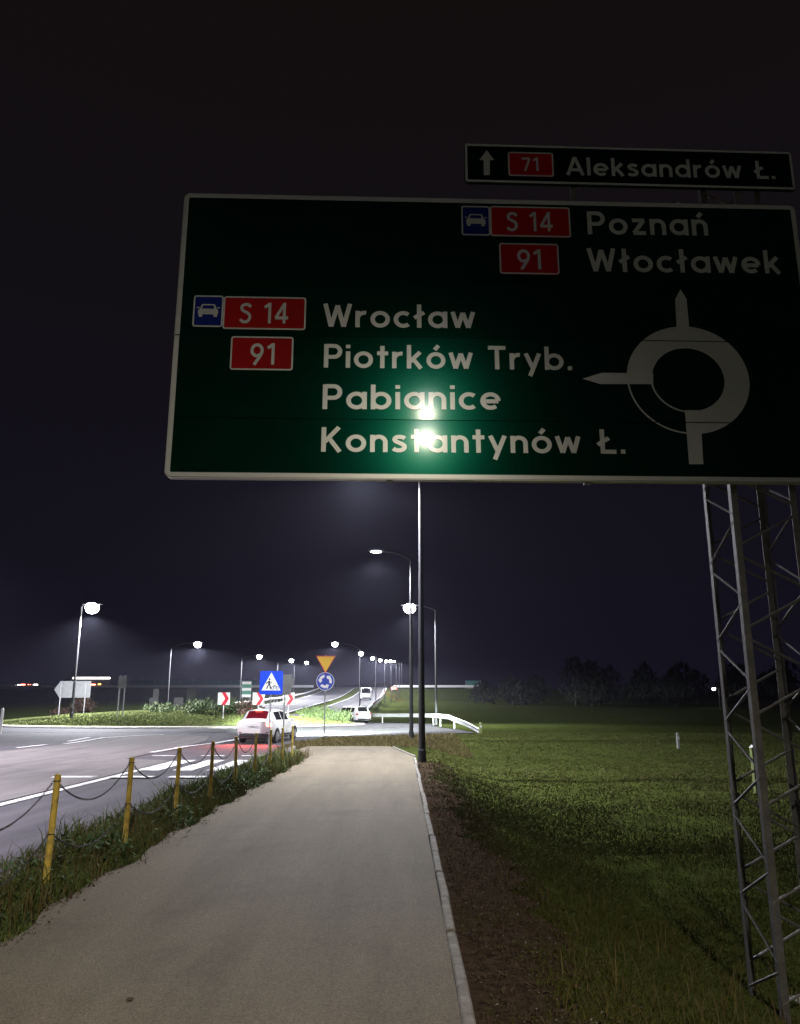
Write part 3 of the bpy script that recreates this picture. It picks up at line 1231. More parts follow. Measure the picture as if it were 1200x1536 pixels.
def rplate(parent, name, x0, x1, y0, y1, material, text, mp, tx0, tx1, ty0, ty1, th=.0055, label=None):
    u0 = suv(x0, (y0 + y1) / 2)[0]
    u1 = suv(x1, (y0 + y1) / 2)[0]
    xm = (x0 + x1) / 2
    v1, v0 = suv(xm, y0)[1], suv(xm, y1)[1]
    r = .022
    mb = MB()
    o = rrect(u0, u1, v0, v1, r)
    c = ((u0 + u1) / 2, (v0 + v1) / 2)
    n = len(o)
    vs = [mp(u, v, th) for u, v in o] + [mp(c[0], c[1], th)] + [mp(u, v, .001) for u, v in o]
    fs = [(i, (i + 1) % n, n) for i in range(n)] + [(i, n + 1 + i, n + 1 + (i + 1) % n, (i + 1) % n) for i in range(n)]
    mb.add(vs, fs)
    p = mb.build(name, material, parent)
    if label:
        p['label'] = label
    frame_strip('plate_border', u0, u1, v0, v1, r, .012, th + .0012, 'film_white', p, mp)
    if text:
        write(text, tx0, tx1, ty1, ty1, ty0, mp, th + .0014, p, 'number', .072, .16)
    return p, (u0, u1, v0, v1)


def car_symbol(parent, box, mp, d):
    """front view of a car in white"""
    u0, u1, v0, v1 = box
    cx, cy = (u0 + u1) / 2, (v0 + v1) / 2
    s = (u1 - u0) * .34
    mb = MB()

    def poly(pts, dd):
        mb.add([mp(cx + a * s, cy + b * s, dd) for a, b in pts], [tuple(range(len(pts)))])
    poly([(-.98, -.35), (.98, -.35), (1.0, .05), (.82, .25), (-.82, .25), (-1.0, .05)], d)       # body
    poly([(-.82, .25), (-.62, .25), (-.50, .62), (-.62, .75)], d + .0003)                        # pillars and roof
    poly([(.62, .25), (.82, .25), (.62, .75), (.50, .62)], d + .0003)
    poly([(-.62, .62), (.62, .62), (.62, .75), (-.62, .75)], d + .0006)
    poly([(-.90, -.62), (-.55, -.62), (-.55, -.35), (-.90, -.35)], d + .0003)                    # wheels
    poly([(.55, -.62), (.90, -.62), (.90, -.35), (.55, -.35)], d + .0003)
    poly([(-1.12, .30), (-.86, .30), (-.86, .42), (-1.12, .42)], d + .0003)                      # mirrors
    poly([(.86, .30), (1.12, .30), (1.12, .42), (.86, .42)], d + .0003)
    mb.build('car_symbol', 'film_white', parent)


for (bx0, bx1, by0, by1, rx0, rx1, ry0, ry1, t, lab) in (
        (692, 735, 310, 354, 735, 855, 311, 356, (760, 829, 319, 348), 'upper'),
        (290, 335, 444, 491, 335, 459, 446, 495, (359, 432, 455, 486), 'middle')):
    p, bx = rplate(sign, 'symbol_plate', bx0, bx1, by0, by1, 'sign_blue', None, s3, 0, 0, 0, 0)
    car_symbol(p, bx, s3, .007)
    rplate(sign, 'route_plate', rx0, rx1, ry0, ry1, 'sign_red', 'S 14', s3, *t, label='red route plate reading S 14')
rplate(sign, 'route_plate', 749, 838, 366, 412, 'sign_red', '91', s3, 776, 812, 375, 405, label='upper red route plate reading 91')
rplate(sign, 'route_plate', 346, 440, 506, 556, 'sign_red', '91', s3, 375, 412, 516, 548, label='lower red route plate reading 91')

# roundabout diagram, drawn from its outline on the board
dg = MB()
cx, cy = suv(1031.5, 570)
ro_u = (suv(1123, 570)[0] - suv(940, 570)[0]) / 2
ro_v = (suv(1031, 489)[1] - suv(1031, 650)[1]) / 2
ri_u = (suv(1085, 570)[0] - suv(977, 570)[0]) / 2
ri_v = (suv(1031, 523)[1] - suv(1031, 617)[1]) / 2


def ell(a, ru, rv):
    return (cx + ru * math.cos(R(a)), cy + rv * math.sin(R(a)))


def arc_band(mb, a0, a1, o, i, d, n=60):
    A = [a0 + (a1 - a0) * k / n for k in range(n + 1)]
    vs = []
    for a in A:
        vs += [s3(*ell(a, *o), d + .0075, True), s3(*ell(a, *i), d + .0075, True)]
    mb.add(vs, [(2 * k, 2 * k + 1, 2 * k + 3, 2 * k + 2) for k in range(n)])


DZ = .0045
arc_band(dg, -94, 185, (ro_u, ro_v), (ri_u, ri_v), DZ)
arc_band(dg, 185, 266, (ro_u, ro_v), (ro_u * .972, ro_v * .972), DZ, 24)
arc_band(dg, 185, 266, (ri_u * 1.05, ri_v * 1.05), (ri_u, ri_v), DZ, 24)


def pxpoly(mb, pts, d):
    mb.add([s3(*suv(*p), d + .0075, True) for p in pts], [tuple(range(len(pts)))])


pxpoly(dg, [(873, 569), (900, 577), (979, 577), (979, 561), (902, 560)], DZ + .0003)        # left arm
pxpoly(dg, [(1020, 435), (1012, 450), (1014, 494), (1033, 494), (1029, 450)], DZ + .0003)   # arm ahead
for (a, b) in ((616, 628), (632, 664), (664, 697)):                                          # stem, in steps across the seam
    pxpoly(dg, [(1026 + (a - 612) * .078, a), (1026 + (b - 612) * .078, b), (1049 + (b - 612) * .06, b), (1049 + (a - 612) * .06, a)], DZ + .0006)
pxpoly(dg, [(1027.2, 628), (1027.5, 632), (1050.2, 632), (1050, 628)], DZ + .0006)
o = dg.build('roundabout_diagram', 'film_white', sign)
o['label'] = 'grey-white roundabout diagram with arrows left and ahead'
for yv in (V2, V3):   # seams show as dark joints across the diagram
    MB().prism([(cx - ro_u, yv - .0035), (cx + ro_u, yv - .0035), (cx + ro_u, yv + .0035), (cx - ro_u, yv + .0035)],
               lambda u, v, d: s3(u, v, d, True), .0128, .0132).build('panel_joint', 'sign_green', sign)

# carrying rails on the back of the board
for f in (.14, .5, .86):
    v = VB + (VT - VB) * f
    m_ = MB()
    c = s3((UL + UR) / 2 + .1, v, -.085, True)
    m_.box(c, (UR - UL - .3, .05, .08), SIGN_YAW)
    m_.build('back_rail', 'galv', sign)
# drain clips under the lower edge
for pxx in (585, 882):
    u = suv(pxx, 724)[0]
    MB().box(s3(u, VB - .018, -.03, True), (.05, .02, .02), SIGN_YAW).build('edge_clip', 'galv_dull', sign)

# --- upper plate
U2L, U2R = suv(697, 244)[0], suv(1190, 256)[0]
T0, T1 = suv(697, 215)[1], suv(1187, 228)[1]
B0, B1 = suv(697, 273)[1], suv(1190, 285)[1]
UROOT = s0 + su * ((U2L + U2R) / 2) + Vector((0, 0, (B0 + B1) / 2))
SL = ((T1 - T0) + (B1 - B0)) / 2 / (U2R - U2L)


def p3(u, v, d=0.0, flat=False):
    return s0 + su * u + Vector((0, 0, v)) + sn * d - UROOT


def p3s(u, v, d=0.0, flat=False):
    """board hung slightly out of level"""
    return p3(u, v + SL * (u - (U2L + U2R) / 2), d)


upper = thing('direction_sign', 'narrow dark sign strip reading Aleksandrów Ł. above the large green board', 'road sign', UROOT)
vm = ((T0 + T1) / 2, (B0 + B1) / 2)
MB().prism(rrect(U2L, U2R, vm[1], vm[0], .02), p3s, 0, -.03).build('panel', 'sign_navy', upper)
frame_strip('white_border', U2L + .003, U2R - .003, vm[1] + .003, vm[0] - .003, .02, .020, .002, 'film_white', upper, p3s)
write('Aleksandrów Ł.', 850, 1163, 263, 269, 236, p3, .003, upper)
rplate(upper, 'route_plate', 762, 830, 229, 265, 'sign_red', '71', p3, 783, 808, 237, 257, .004, label='red route plate reading 71')
ar = MB()
for pts in ([(730, 226), (719, 240), (725.5, 241), (734.5, 241), (741, 240)], [(725.5, 240), (725.5, 263), (734.5, 263), (734.5, 240)]):
    ar.add([p3(*suv(*q), .003 + .0003 * len(ar.f)) for q in pts], [tuple(range(len(pts)))])
ar.build('arrow', 'film_white', upper)
for pxx in (863, 1110):
    u = suv(pxx, 290)[0]
    MB().box(p3(u, (vm[1] + VT) / 2 + SL * .2, -.05), (.05, .03, abs(vm[1] - VT) + .3), SIGN_YAW).build('hanger', 'galv_dull', upper)

# ------------------------------------------------------------------ lattice tower behind the right end of the board
TW, TD = .50, .52
tx_fl = s0 + su * suv(1107, 735)[0] - sn * .12       # front left corner
tc = Vector((tx_fl.x + TW / 2, tx_fl.y + TD / 2, 0))
tgz = gz(tc.x, tc.y) - .03
TOPZ = 6.1
tower = thing('lattice_tower', 'grey steel lattice tower carrying the green direction board', 'sign post', (tc.x, tc.y, tgz))
HT = TOPZ - tgz
corners = {'fl': (-TW / 2, -TD / 2), 'fr': (TW / 2, -TD / 2), 'bl': (-TW / 2, TD / 2), 'br': (TW / 2, TD / 2)}


def angle_iron(x, y, sx, sy):
    L, t = .050, .006
    poly = [(0, 0), (L, 0), (L, t), (t, t), (t, L), (0, L)]
    poly = [(x + a * sx, y + b * sy) for a, b in poly]
    mb = MB()
    n = 6
    vs = [(a, b, 0) for a, b in poly] + [(a, b, HT) for a, b in poly]
    mb.add(vs, [tuple(range(n)), tuple(range(2 * n - 1, n - 1, -1))] + [(i, (i + 1) % n, n + (i + 1) % n, n + i) for i in range(n)])
    return mb


for kx, ky in corners.values():
    angle_iron(kx, ky, -1 if kx > 0 else 1, -1 if ky > 0 else 1).build('chord', 'galv_dull', tower)
    MB().box((kx * .96, ky * .96, .01), (.16, .16, .02)).build('base_plate', 'galv_dull', tower)
MB().bevbox((0, 0, -.15), (.95, .95, .34), .03).build('footing', 'concrete', tower)
PER = .62
faces = [(corners['bl'], corners['fl'], .0), (corners['br'], corners['fr'], .5), (corners['fl'], corners['fr'], .28), (corners['bl'], corners['br'], .78)]
for (a, b, ph) in faces:
    z0 = .12 + ph * .2
    k = 0
    while z0 + PER / 2 < HT:
        p, q = ((a, b) if k % 2 == 0 else (b, a))
        A = Vector((p[0] * .97, p[1] * .97, z0 + .03))
        B = Vector((q[0] * .97, q[1] * .97, min(HT, z0 + PER / 2 - .03)))
        MB().tube([A, B], .0105, 6).build('brace', 'galv_dull', tower)
        z0 += PER / 2
        k += 1
# clamps between tower and board
for f in (.14, .5, .86):
    zc = VB + (VT - VB) * f - tgz
    MB().box((0, -TD / 2 - .015, zc), (TW + .12, .03, .06)).build('clamp', 'galv_dull', tower)


# ================================================================== CHAIN POSTS
ORD = ['first', 'second', 'third', 'fourth', 'fifth', 'sixth', 'seventh', 'eighth', 'ninth', 'tenth']
POST_H = 1.0


def post_xy(k):        # two metres apart along the verge
    return -3.17 - .006 * k, 7.42 + 2.06 * k


proto = None
posts = []
for k in range(-1, 9):
    x, y = post_xy(k)
    if k < 0:
        lab = 'yellow chain post nearest the viewer, left of the first visible one'
    else:
        lab = f'{ORD[k]} yellow chain post along the verge counted from the lower left'
        if k == 0:
            lab = 'nearest yellow chain post, at the lower left above the verge grass'
        if k == 8:
            lab = 'farthest yellow chain post, beside the parked-looking white hatchback'.replace('parked-looking ', '')
    loc = (x, y, gz(x, y))
    if proto is None:
        t = thing('chain_post', lab, 'bollard', loc, 0, 'yellow chain posts along the verge')
        tu = MB().tube([(0, 0, -.25), (0, 0, POST_H)], .030, 14)
        tu.build('tube', 'yellow_paint', t, True)
        MB().tube([(0, 0, POST_H + .001), (0, 0, POST_H + .008), (0, 0, POST_H + .014)], [.030, .028, .012], 14).build('cap', 'yellow_paint', t, True)
        for zz in (.955, .50):
            lp = MB()
            pts = [(0, .033 * 0 + math.cos(a) * .040, zz + math.sin(a) * .016) for a in np.linspace(0, 2 * math.pi, 13)]
            lp.tube([(math.cos(a) * .034, math.sin(a) * .034, zz) for a in np.linspace(0, 2 * math.pi, 15)], .005, 5, False)
            lp.build('chain_ring', 'galv_dull', t)
        proto = t
    else:
        t = copy_tree(proto)
        t.location = loc
        t['label'] = lab
    t.rotation_euler = (R(random.uniform(-1.2, 1.2)), R(random.uniform(-1.2, 1.6)), random.uniform(0, 3))
    if k == 0:
        t.rotation_euler = (0, R(1.2), .4)
    posts.append((x, y, loc[2]))
# chains, two between each pair of posts
def link_mesh():
    mb = MB()
    L, r, w = .020, .0026, .0080
    pts = []
    for a in np.linspace(-90, 90, 5):
        pts.append((L + w * math.cos(R(a)), w * math.sin(R(a)), 0))
    for a in np.linspace(90, 270, 5):
        pts.append((-L + w * math.cos(R(a)), w * math.sin(R(a)), 0))
    pts.append(pts[0])
    mb.tube(pts, r, 4, False)
    return np.array([tuple(v) for v in mb.v]), np.array(mb.f)


LV, LF = link_mesh()


def chain(p0, p1, sag, label, group):
    p0, p1 = np.array(p0), np.array(p1)
    n = int(np.linalg.norm(p1 - p0) * 1.06 / .036)
    V, F = [], []
    for i in range(n):
        t = (i + .5) / n
        c = p0 + (p1 - p0) * t
        c[2] -= sag * 4 * t * (1 - t)
        tan = (p1 - p0).copy()
        tan[2] -= sag * 4 * (1 - 2 * t)
        tan /= np.linalg.norm(tan)
        side = np.cross(tan, [0, 0, 1])
        side /= np.linalg.norm(side)
        up = np.cross(side, tan)
        if i % 2:
            side, up = up, -side
        V.append(c + LV[:, :1] * tan + LV[:, 1:2] * side + LV[:, 2:] * up)
        F.append(LF + i * len(LV))
    V = np.concatenate(V) - p0
    o = np_mesh('chain', V, np.concatenate(F), 'chain_steel')
    o.location = p0
    tag(o, label, 'chain', group)


for k in range(len(posts) - 1):
    a, b = posts[k], posts[k + 1]
    nm = 'in the lower left corner before the nearest visible post' if k == 0 else f'in the {ORD[k - 1]} gap between yellow posts from the lower left'
    chain((a[0], a[1] + .034, a[2] + .955), (b[0], b[1] - .034, b[2] + .955), .26 + random.uniform(-.05, .05), 'upper sagging steel chain ' + nm,
          'upper chains of the verge posts')
    chain((a[0], a[1] + .034, a[2] + .50), (b[0], b[1] - .034, b[2] + .50), .24 + random.uniform(-.05, .04), 'lower sagging steel chain ' + nm,
          'lower chains of the verge posts')


# ================================================================== STREET LAMPS
def street_lamp(label, x, y, head, rz, arm, rise, power, emit='led', big=1.0, bz=None, color=LED, cone=162, blend=.55, tilt=0.0, flat=False):
    """head: height of the luminaire above the ground at the base; rz: direction of the arm"""
    z0 = gz(x, y) if bz is None else bz
    t = thing('street_lamp', label, 'street lamp', (x, y, z0), rz, 'street lamps')
    MB().tube([(0, 0, -.3), (0, 0, 1.2), (0, 0, head - rise)], [.105, .098, .058], 14).build('pole', 'lamp_pole', t, True)
    MB().tube([(0, 0, .0), (0, 0, .35), (0, 0, .36)], [.125, .125, .10], 14).build('base_sleeve', 'lamp_pole', t, True)
    MB().box((0, -.10, .8), (.09, .02, .35)).build('service_door', 'lamp_head', t)
    pts = []
    for s in np.linspace(0, 1, 9):
        pts.append((arm * s, 0, head - rise + rise * (1 - (1 - s) ** 2.2)))
    MB().tube([(0, 0, head - rise - .25)] + pts, [.055] + [.048 - .014 * i / 8 for i in range(9)], 10).build('arm', 'lamp_pole', t, True)
    # luminaire: flattened shell with a glowing bowl swollen to stand in for lamp bloom
    hx = arm + .30 * big
    rings = []
    for s, w, h in ((-.42, .05, .03), (-.38, .10, .06), (-.15, .17, .09), (.15, .18, .10), (.36, .12, .07), (.42, .05, .03)):
        ring = []
        for k in range(14):
            a = 2 * math.pi * k / 14
            zz = math.sin(a) * h
            ring.append((hx + s * big, math.cos(a) * w * big, head + .03 + (zz if zz > 0 else zz * .35)))
        rings.append(ring)
    hd = MB().loft(rings).build('lamp_head', 'lamp_head', t, True)
    rings = []
    for f, dz in ((.62, .075 if not flat else 0.0), (.95, .04 if not flat else -.002), (1.10, -.06), (1.08, -.16), (.92, -.25), (.62, -.32), (.3, -.35), (.05, -.36)):
        rings.append([(hx + math.cos(2 * math.pi * k / 18) * .25 * f * big, math.sin(2 * math.pi * k / 18) * .24 * f * big,
                       head - .005 + (dz * big if not flat else min(0.0, dz) * .09)) for k in range(18)])
    MB().loft(rings).build('lens', emit, hd, True)
    if power > 0:
        ld = bpy.data.lights.new('lamp_light', 'SPOT')
        ld.energy = power
        ld.color = color
        ld.spot_size = R(cone)
        ld.spot_blend = blend
        ld.shadow_soft_size = .16
        lo = bpy.data.objects.new('lamp_light', ld)
        COL.objects.link(lo)
        lo.parent = t
        lo.location = (hx, 0, head - .44 * big)
        lo.rotation_euler = (0, -tilt, 0)      # positive: thrown outwards, away from the pole
    return t


PI = math.pi
# behind the viewer: its reflection stands on the green board
street_lamp('street lamp beside the path behind the viewer', 3.1, -7.1, 9.1, PI, 1.3, .5, LAMP_W * 3.1, color=(1.0, .89, .70), cone=154, blend=.8, tilt=R(25))
street_lamp('nearest tall street lamp pole beside the path, head hidden behind the green board', .64, 23.3, 9.0, PI, 1.5, .5, LAMP_W * 3.4, cone=170, blend=.4)
street_lamp('second street lamp pole, thin and dark just left of the nearest pole', .56, 39.3, 9.35, PI, 1.5, .45, LAMP_W * 3.2, flat=True)
street_lamp('bright street lamp behind the curved guardrail right of the nearest pole', 2.85, 62.0, 9.3, PI, 1.55, .4, LAMP_W * 5, big=1.75)
# left side of the roundabout
street_lamp('leftmost street lamp, over the blank arrow sign', -23.2, 56.0, 7.95, 0, .25, .15, LAMP_W * 10, big=1.75)
street_lamp('street lamp on the island left side with arm to the right', -30.6, 104, 9.3, 0, 3.0, .7, LAMP_W * 10, big=1.7, cone=177, blend=.18)
street_lamp('street lamp above the blue pedestrian crossing sign', -29.2, 144, 9.3, 0, 2.7, .5, LAMP_W * 10, big=1.7, cone=177, blend=.18, bz=gz(-29, 144))
street_lamp('street lamp between the crossing sign and the yellow triangle', -26.0, 166, 9.0, 0, 2.4, .5, LAMP_W * 10, big=1.7, cone=177, blend=.18)
street_lamp('small far street lamp just right of the yellow triangle', -26.5, 196, 9.2, 0, 2.6, .5, LAMP_W * 8, big=1.6, cone=177, blend=.18)
# right side of the climbing road
street_lamp('street lamp with long raised arm above the climbing road', -5.3, 104, 9.1, PI, 3.0, .9, LAMP_W * 6, big=1.4, cone=177, blend=.18)
for (yy, xx, lab) in ((137, -4.2, 'lamp just right of the long raised arm above the climbing road'),
                      (166, -3.2, 'first of the evenly spaced far lamps along the right road edge'),
                      (186, -2.1, 'second of the evenly spaced far lamps along the right road edge'),
                      (209, -1.0, 'third of the evenly spaced far lamps along the right road edge'),
                      (232, -.2, 'fourth of the evenly spaced far lamps along the right road edge'),
                      (262, .6, 'last and smallest of the far lamps along the right road edge')):
    street_lamp('street ' + lab, xx, yy, 9.0 + (gz(-6, yy) - gz(xx, yy)), PI, 2.2, .5, LAMP_W * 6, big=1.5, cone=177, blend=.18)
# unseen lamps added off the left edge to brighten the road
street_lamp('added unseen lamp over the opposite lane beyond the left edge', -19.5, 27.0, 9.0, 0, 1.4, .4, LAMP_W * 6.5, color=(.92, .86, 1.0), cone=150, blend=.7)
street_lamp('added unseen lamp on the far side of the road, left of the viewer', -17.0, 10.0, 9.0, 0, 2.2, .4, LAMP_W * 8, color=(.92, .85, 1.0), cone=112, blend=.35)
# a lone lamp at the edge of the far wood
p = at_depth(1071, 1032, 140)
street_lamp('single tiny white lamp among the dark trees on the right', p.x + .8, 140, p.z - gz(p.x + .8, 140), PI, .5, .1, 60, big=1.2, emit='marker_light')

# ================================================================== ROAD SIGNS
def sign_post(parent, h, r=.03):
    return MB().tube([(0, 0, -.4), (0, 0, h)], r, 10).build('post', 'galv', parent, True)


def board(parent, name, poly, zc, material, d=-.045, th=.012):
    o = MB().prism(poly, lambda u, v, dd: (u, dd, zc + v), d, d + th).build(name, material, parent)
    return o


def face(parent, name, polys, zc, material, d):
    mb = MB()
    for i, pl in enumerate(polys):
        mb.add([(u, d - .0004 * i, zc + v) for u, v in pl], [tuple(range(len(pl)))])
    return mb.build(name, material, parent)


def ring_face(parent, name, o, i_, zc, material, d):
    mb = MB()
    n = len(o)
    mb.add([(u, d, zc + v) for u, v in o] + [(u, d, zc + v) for u, v in i_], [(k, (k + 1) % n, n + (k + 1) % n, n + k) for k in range(n)])
    return mb.build(name, material, parent)


# pedestrian and cycle crossing sign
pc = at_depth(407, 1024, 27.2)
t = thing('road_sign', 'square blue pedestrian and cycle crossing sign with white triangle', 'road sign', (pc.x, 27.2, gz(pc.x, 27.2)), R(6))
zc = pc.z - gz(pc.x, 27.2)
sign_post(t, zc + .36)
S2 = .395
b = board(t, 'blue_panel', rrect(-S2, S2, -S2, S2, .04), zc, 'board_blue')
face(b, 'white_triangle', [[(-.33, -.26), (.33, -.26), (0, .345)]], zc, 'sign_white', -.047)
fig = [[(-.065, .07), (-.02, .115), (-.06, .16), (-.105, .115)],                       # head
       [(-.115, .06), (-.045, .07), (-.03, -.06), (-.10, -.06)],                       # trunk
       [(-.10, -.05), (-.06, -.05), (-.13, -.21), (-.175, -.20)], [(-.07, -.05), (-.03, -.06), (.01, -.21), (-.04, -.21)],   # legs
       [(-.11, .05), (-.09, .02), (-.17, -.05), (-.185, -.02)], [(-.05, .05), (-.04, .02), (.03, -.03), (.04, -.0)]]
face(b, 'walking_figure', fig, zc, 'board_black', -.049)
for cu in (.055, .205):
    ring_face(b, 'cycle_wheel', [(cu + .058 * math.cos(a), -.175 + .058 * math.sin(a)) for a in np.linspace(0, 6.28, 19)[:-1]],
              [(cu + .038 * math.cos(a), -.175 + .038 * math.sin(a)) for a in np.linspace(0, 6.28, 19)[:-1]], zc, 'board_black', -.049)
face(b, 'cycle_frame', [[(.05, -.175), (.06, -.16), (.14, -.09), (.15, -.11)], [(.14, -.09), (.155, -.09), (.21, -.175), (.195, -.18)],
                        [(.07, -.09), (.16, -.085), (.16, -.105), (.07, -.11)]], zc, 'board_black', -.051)
# a shield seen from behind at the same crossing
pb = at_depth(431, 1027, 33)
t = thing('road_sign', 'grey back of a road sign just right of the blue crossing sign', 'road sign', (pb.x - .1, 33, gz(pb.x, 33)), R(20))
zc = pb.z - gz(pb.x, 33)
sign_post(t, zc + .3)
b = board(t, 'panel', [(-.22, -.42), (.22, -.42), (.30, -.1), (.42, .22), (.28, .30), (.30, .42), (-.2, .42)], zc, 'sign_back')
MB().box((0, -.06, zc), (.4, .02, .05)).build('stiffener', 'galv_dull', t)

# yellow triangle over blue roundabout disc
pd = at_depth(488, 1022, 38.6)
pt = at_depth(488, 995.5, 38.6)
g0 = gz(pd.x, 38.6)
t = thing('road_sign', 'yellow give way triangle above a blue roundabout disc on one post', 'road sign', (pd.x, 38.6, g0), R(2))
sign_post(t, pt.z - g0 + .4, .032)
zc = pt.z - g0
tri = lambda s: [(-.5 * s, .36 * s), (0, -.506 * s), (.5 * s, .36 * s)]
b = board(t, 'triangle_panel', tri(.98), zc + .03, 'board_yellow')
ring_face(b, 'red_border', tri(.98), tri(.87), zc + .03, 'board_red', -.048)
zc = pd.z - g0
circ = lambda r, n=28: [(r * math.cos(2 * PI * k / n), r * math.sin(2 * PI * k / n)) for k in range(n)]
b = board(t, 'disc_panel', circ(.44), zc, 'board_blue')
ring_face(b, 'white_rim', circ(.44), circ(.415), zc, 'board_white', -.047)
for k in range(3):
    a0 = 100 + 120 * k
    A = np.linspace(a0, a0 + 66, 9)
    outer = [(.325 * math.cos(R(a)), .325 * math.sin(R(a))) for a in A]
    inner = [(.195 * math.cos(R(a)), .195 * math.sin(R(a))) for a in A]
    tip = [(.38 * math.cos(R(a0 + 66)), .38 * math.sin(R(a0 + 66))), (.26 * math.cos(R(a0 + 98)), .26 * math.sin(R(a0 + 98))),
           (.14 * math.cos(R(a0 + 66)), .14 * math.sin(R(a0 + 66)))]
    mb = MB()
    n = len(outer)
    mb.add([(u, -.048, zc + v) for u, v in outer + inner], [(i, i + 1, n + i + 1, n + i) for i in range(n - 1)])
    mb.add([(u, -.0484, zc + v) for u, v in tip], [(0, 1, 2)])
    mb.build('arrow', 'board_white', b)

# chevron boards on the island
first = None
for i, (pxx, lab) in enumerate(((336, 'leftmost red and white chevron board on the grass island'),
                                (388, 'middle red and white chevron board, above the white hatchback roof'),
                                (433, 'right red and white chevron board, between crossing sign and triangle'))):
    yy = 55.0 + .5 * i
    pv = at_depth(pxx, 1048, yy)
    g0 = gz(pv.x, yy)
    if first is None:
        t = thing('chevron_board', lab, 'road sign', (pv.x, yy, g0), 0, 'chevron boards')
        zc = pv.z - g0
        sign_post(t, zc + .3, .04)
        s = .42
        b = board(t, 'white_panel', rrect(-s, s, -s, s, .03), zc, 'board_white')
        face(b, 'red_chevron', [[(-.16, .42), (.10, .42), (.36, 0), (.10, 0)], [(.10, 0), (.36, 0), (.10, -.42), (-.16, -.42)]], zc, 'board_red', -.047)
        first = t
    else:
        t = copy_tree(first)
        t.location = (pv.x, yy, pv.z - zc)
        t['label'] = lab

# blank (seen from behind) arrow-shaped direction sign
yy = 64.0
pv = at_depth(110, 1034, yy)
g0 = gz(pv.x, yy)
t = thing('direction_sign', 'blank grey arrow-shaped board pointing left on three posts', 'road sign', (pv.x, yy, g0), R(10))
zc = pv.z - g0
for i, (u0, u1) in enumerate(((-1.45, -.80), (-.79, .05), (.06, .76), (.77, 1.35))):
    if i == 0:
        pl = [(-1.45, 0), (-1.02, -.66), (u1, -.66), (u1, .66), (-1.02, .66)]
    else:
        pl = [(u0, -.66), (u1, -.66), (u1, .66), (u0, .66)]
    board(t, 'panel', pl, zc, 'sign_back')
for u in (-.95, .0, .95):
    MB().tube([(u, 0, -.4), (u, 0, zc + .5)], .05, 8).build('post', 'galv', t, True)
# narrow board on two posts
yy = 55.5
pv = at_depth(184, 1023, yy)
g0 = gz(pv.x, yy)
t = thing('road_sign', 'narrow grey board on two tall posts near the island kerb', 'road sign', (pv.x, yy, g0), R(-12))
zc = pv.z - g0
for i in (-1, 0):
    board(t, 'panel', [(i * .31, -.42), (i * .31 + .305, -.42), (i * .31 + .305, .42), (i * .31, .42)], zc, 'sign_back')
for u in (-.2, .2):
    MB().tube([(u, 0, -.4), (u, 0, zc + .45)], .045, 8).build('post', 'galv', t, True)
# small signs further back
for (pxx, pyy, yy, w, h, mname, lab, low) in (
        (234, 1040, 74, .26, .40, 'sign_back', 'small grey signs on one post left of the second street lamp', True),
        (288, 1043, 78, .50, .62, 'sign_back', 'grey square sign rising out of the island bushes', False),
        (268, 1052, 74, .42, .36, 'sign_back', 'small grey sign sunk in the bushes beside the lamp pole', False)):
    pv = at_depth(pxx, pyy, yy)
    g0 = gz(pv.x, yy)
    t = thing('road_sign', lab, 'road sign', (pv.x, yy, g0), R(8))
    zc = pv.z - g0
    sign_post(t, zc + h, .04)
    board(t, 'panel', rrect(-w, w, -h, h, .05), zc, mname)
    if low:
        board(t, 'lower_panel', rrect(-.55, .25, -.36, .36, .05), zc - .75, mname)
# pale green slatted timetable-like board
yy = 68.0
pv = at_depth(370, 1034, yy)
g0 = gz(pv.x, yy)
t = thing('direction_sign', 'tall pale green board of stacked white strips left of the crossing sign', 'road sign', (pv.x, yy, g0))
zc = pv.z - g0
for k in range(5):
    v0 = .66 - .27 * k
    board(t, 'strip', [(-.40, v0 - .24), (.40, v0 - .24), (.40, v0), (-.40, v0)], zc, 'board_green' if k % 2 else 'board_white')
for u in (-.33, .33):
    MB().tube([(u, 0, -.4), (u, 0, zc + .6)], .04, 8).build('post', 'galv', t, True)


# marker posts
def marker(label, pxx, pbase, yy, h, w, material, cap=None):
    pv = at_depth(pxx, pbase, yy)
    g0 = gz(pv.x, yy)
    t = thing('marker_post', label, 'marker post', (pv.x, yy, g0), R(15), 'marker posts in the grass')
    MB().bevbox((0, 0, h / 2 - .1), (w, w * .8, h + .2), .012).build('post', material, t)
    MB().prism([(-w * .5, h + .003), (w * .5, h + .003), (0, h + w * .5)], lambda u, v, d: (u, d, v), -w * .4, w * .4).build('tip', cap or material, t)
    MB().box((0, -w * .4 - .004, h * .72), (w * .7, .006, h * .22)).build('plate', 'post_white', t)


marker('pale marker post seen through the lattice tower on the right', 1134, 1172, 19.5, 1.1, .13, 'post_green', 'post_white')
marker('thin white marker post standing far out in the dark field', 1017, 1112, 36, .62, .12, 'post_grey', 'post_grey')
marker('short yellowish marker post at the right end of the guardrail', 721, 1092, 45, .55, .16, 'post_green')
marker('white marker post at the far left edge beyond the road', 2, 1082, 44.5, 1.35, .14, 'post_white')


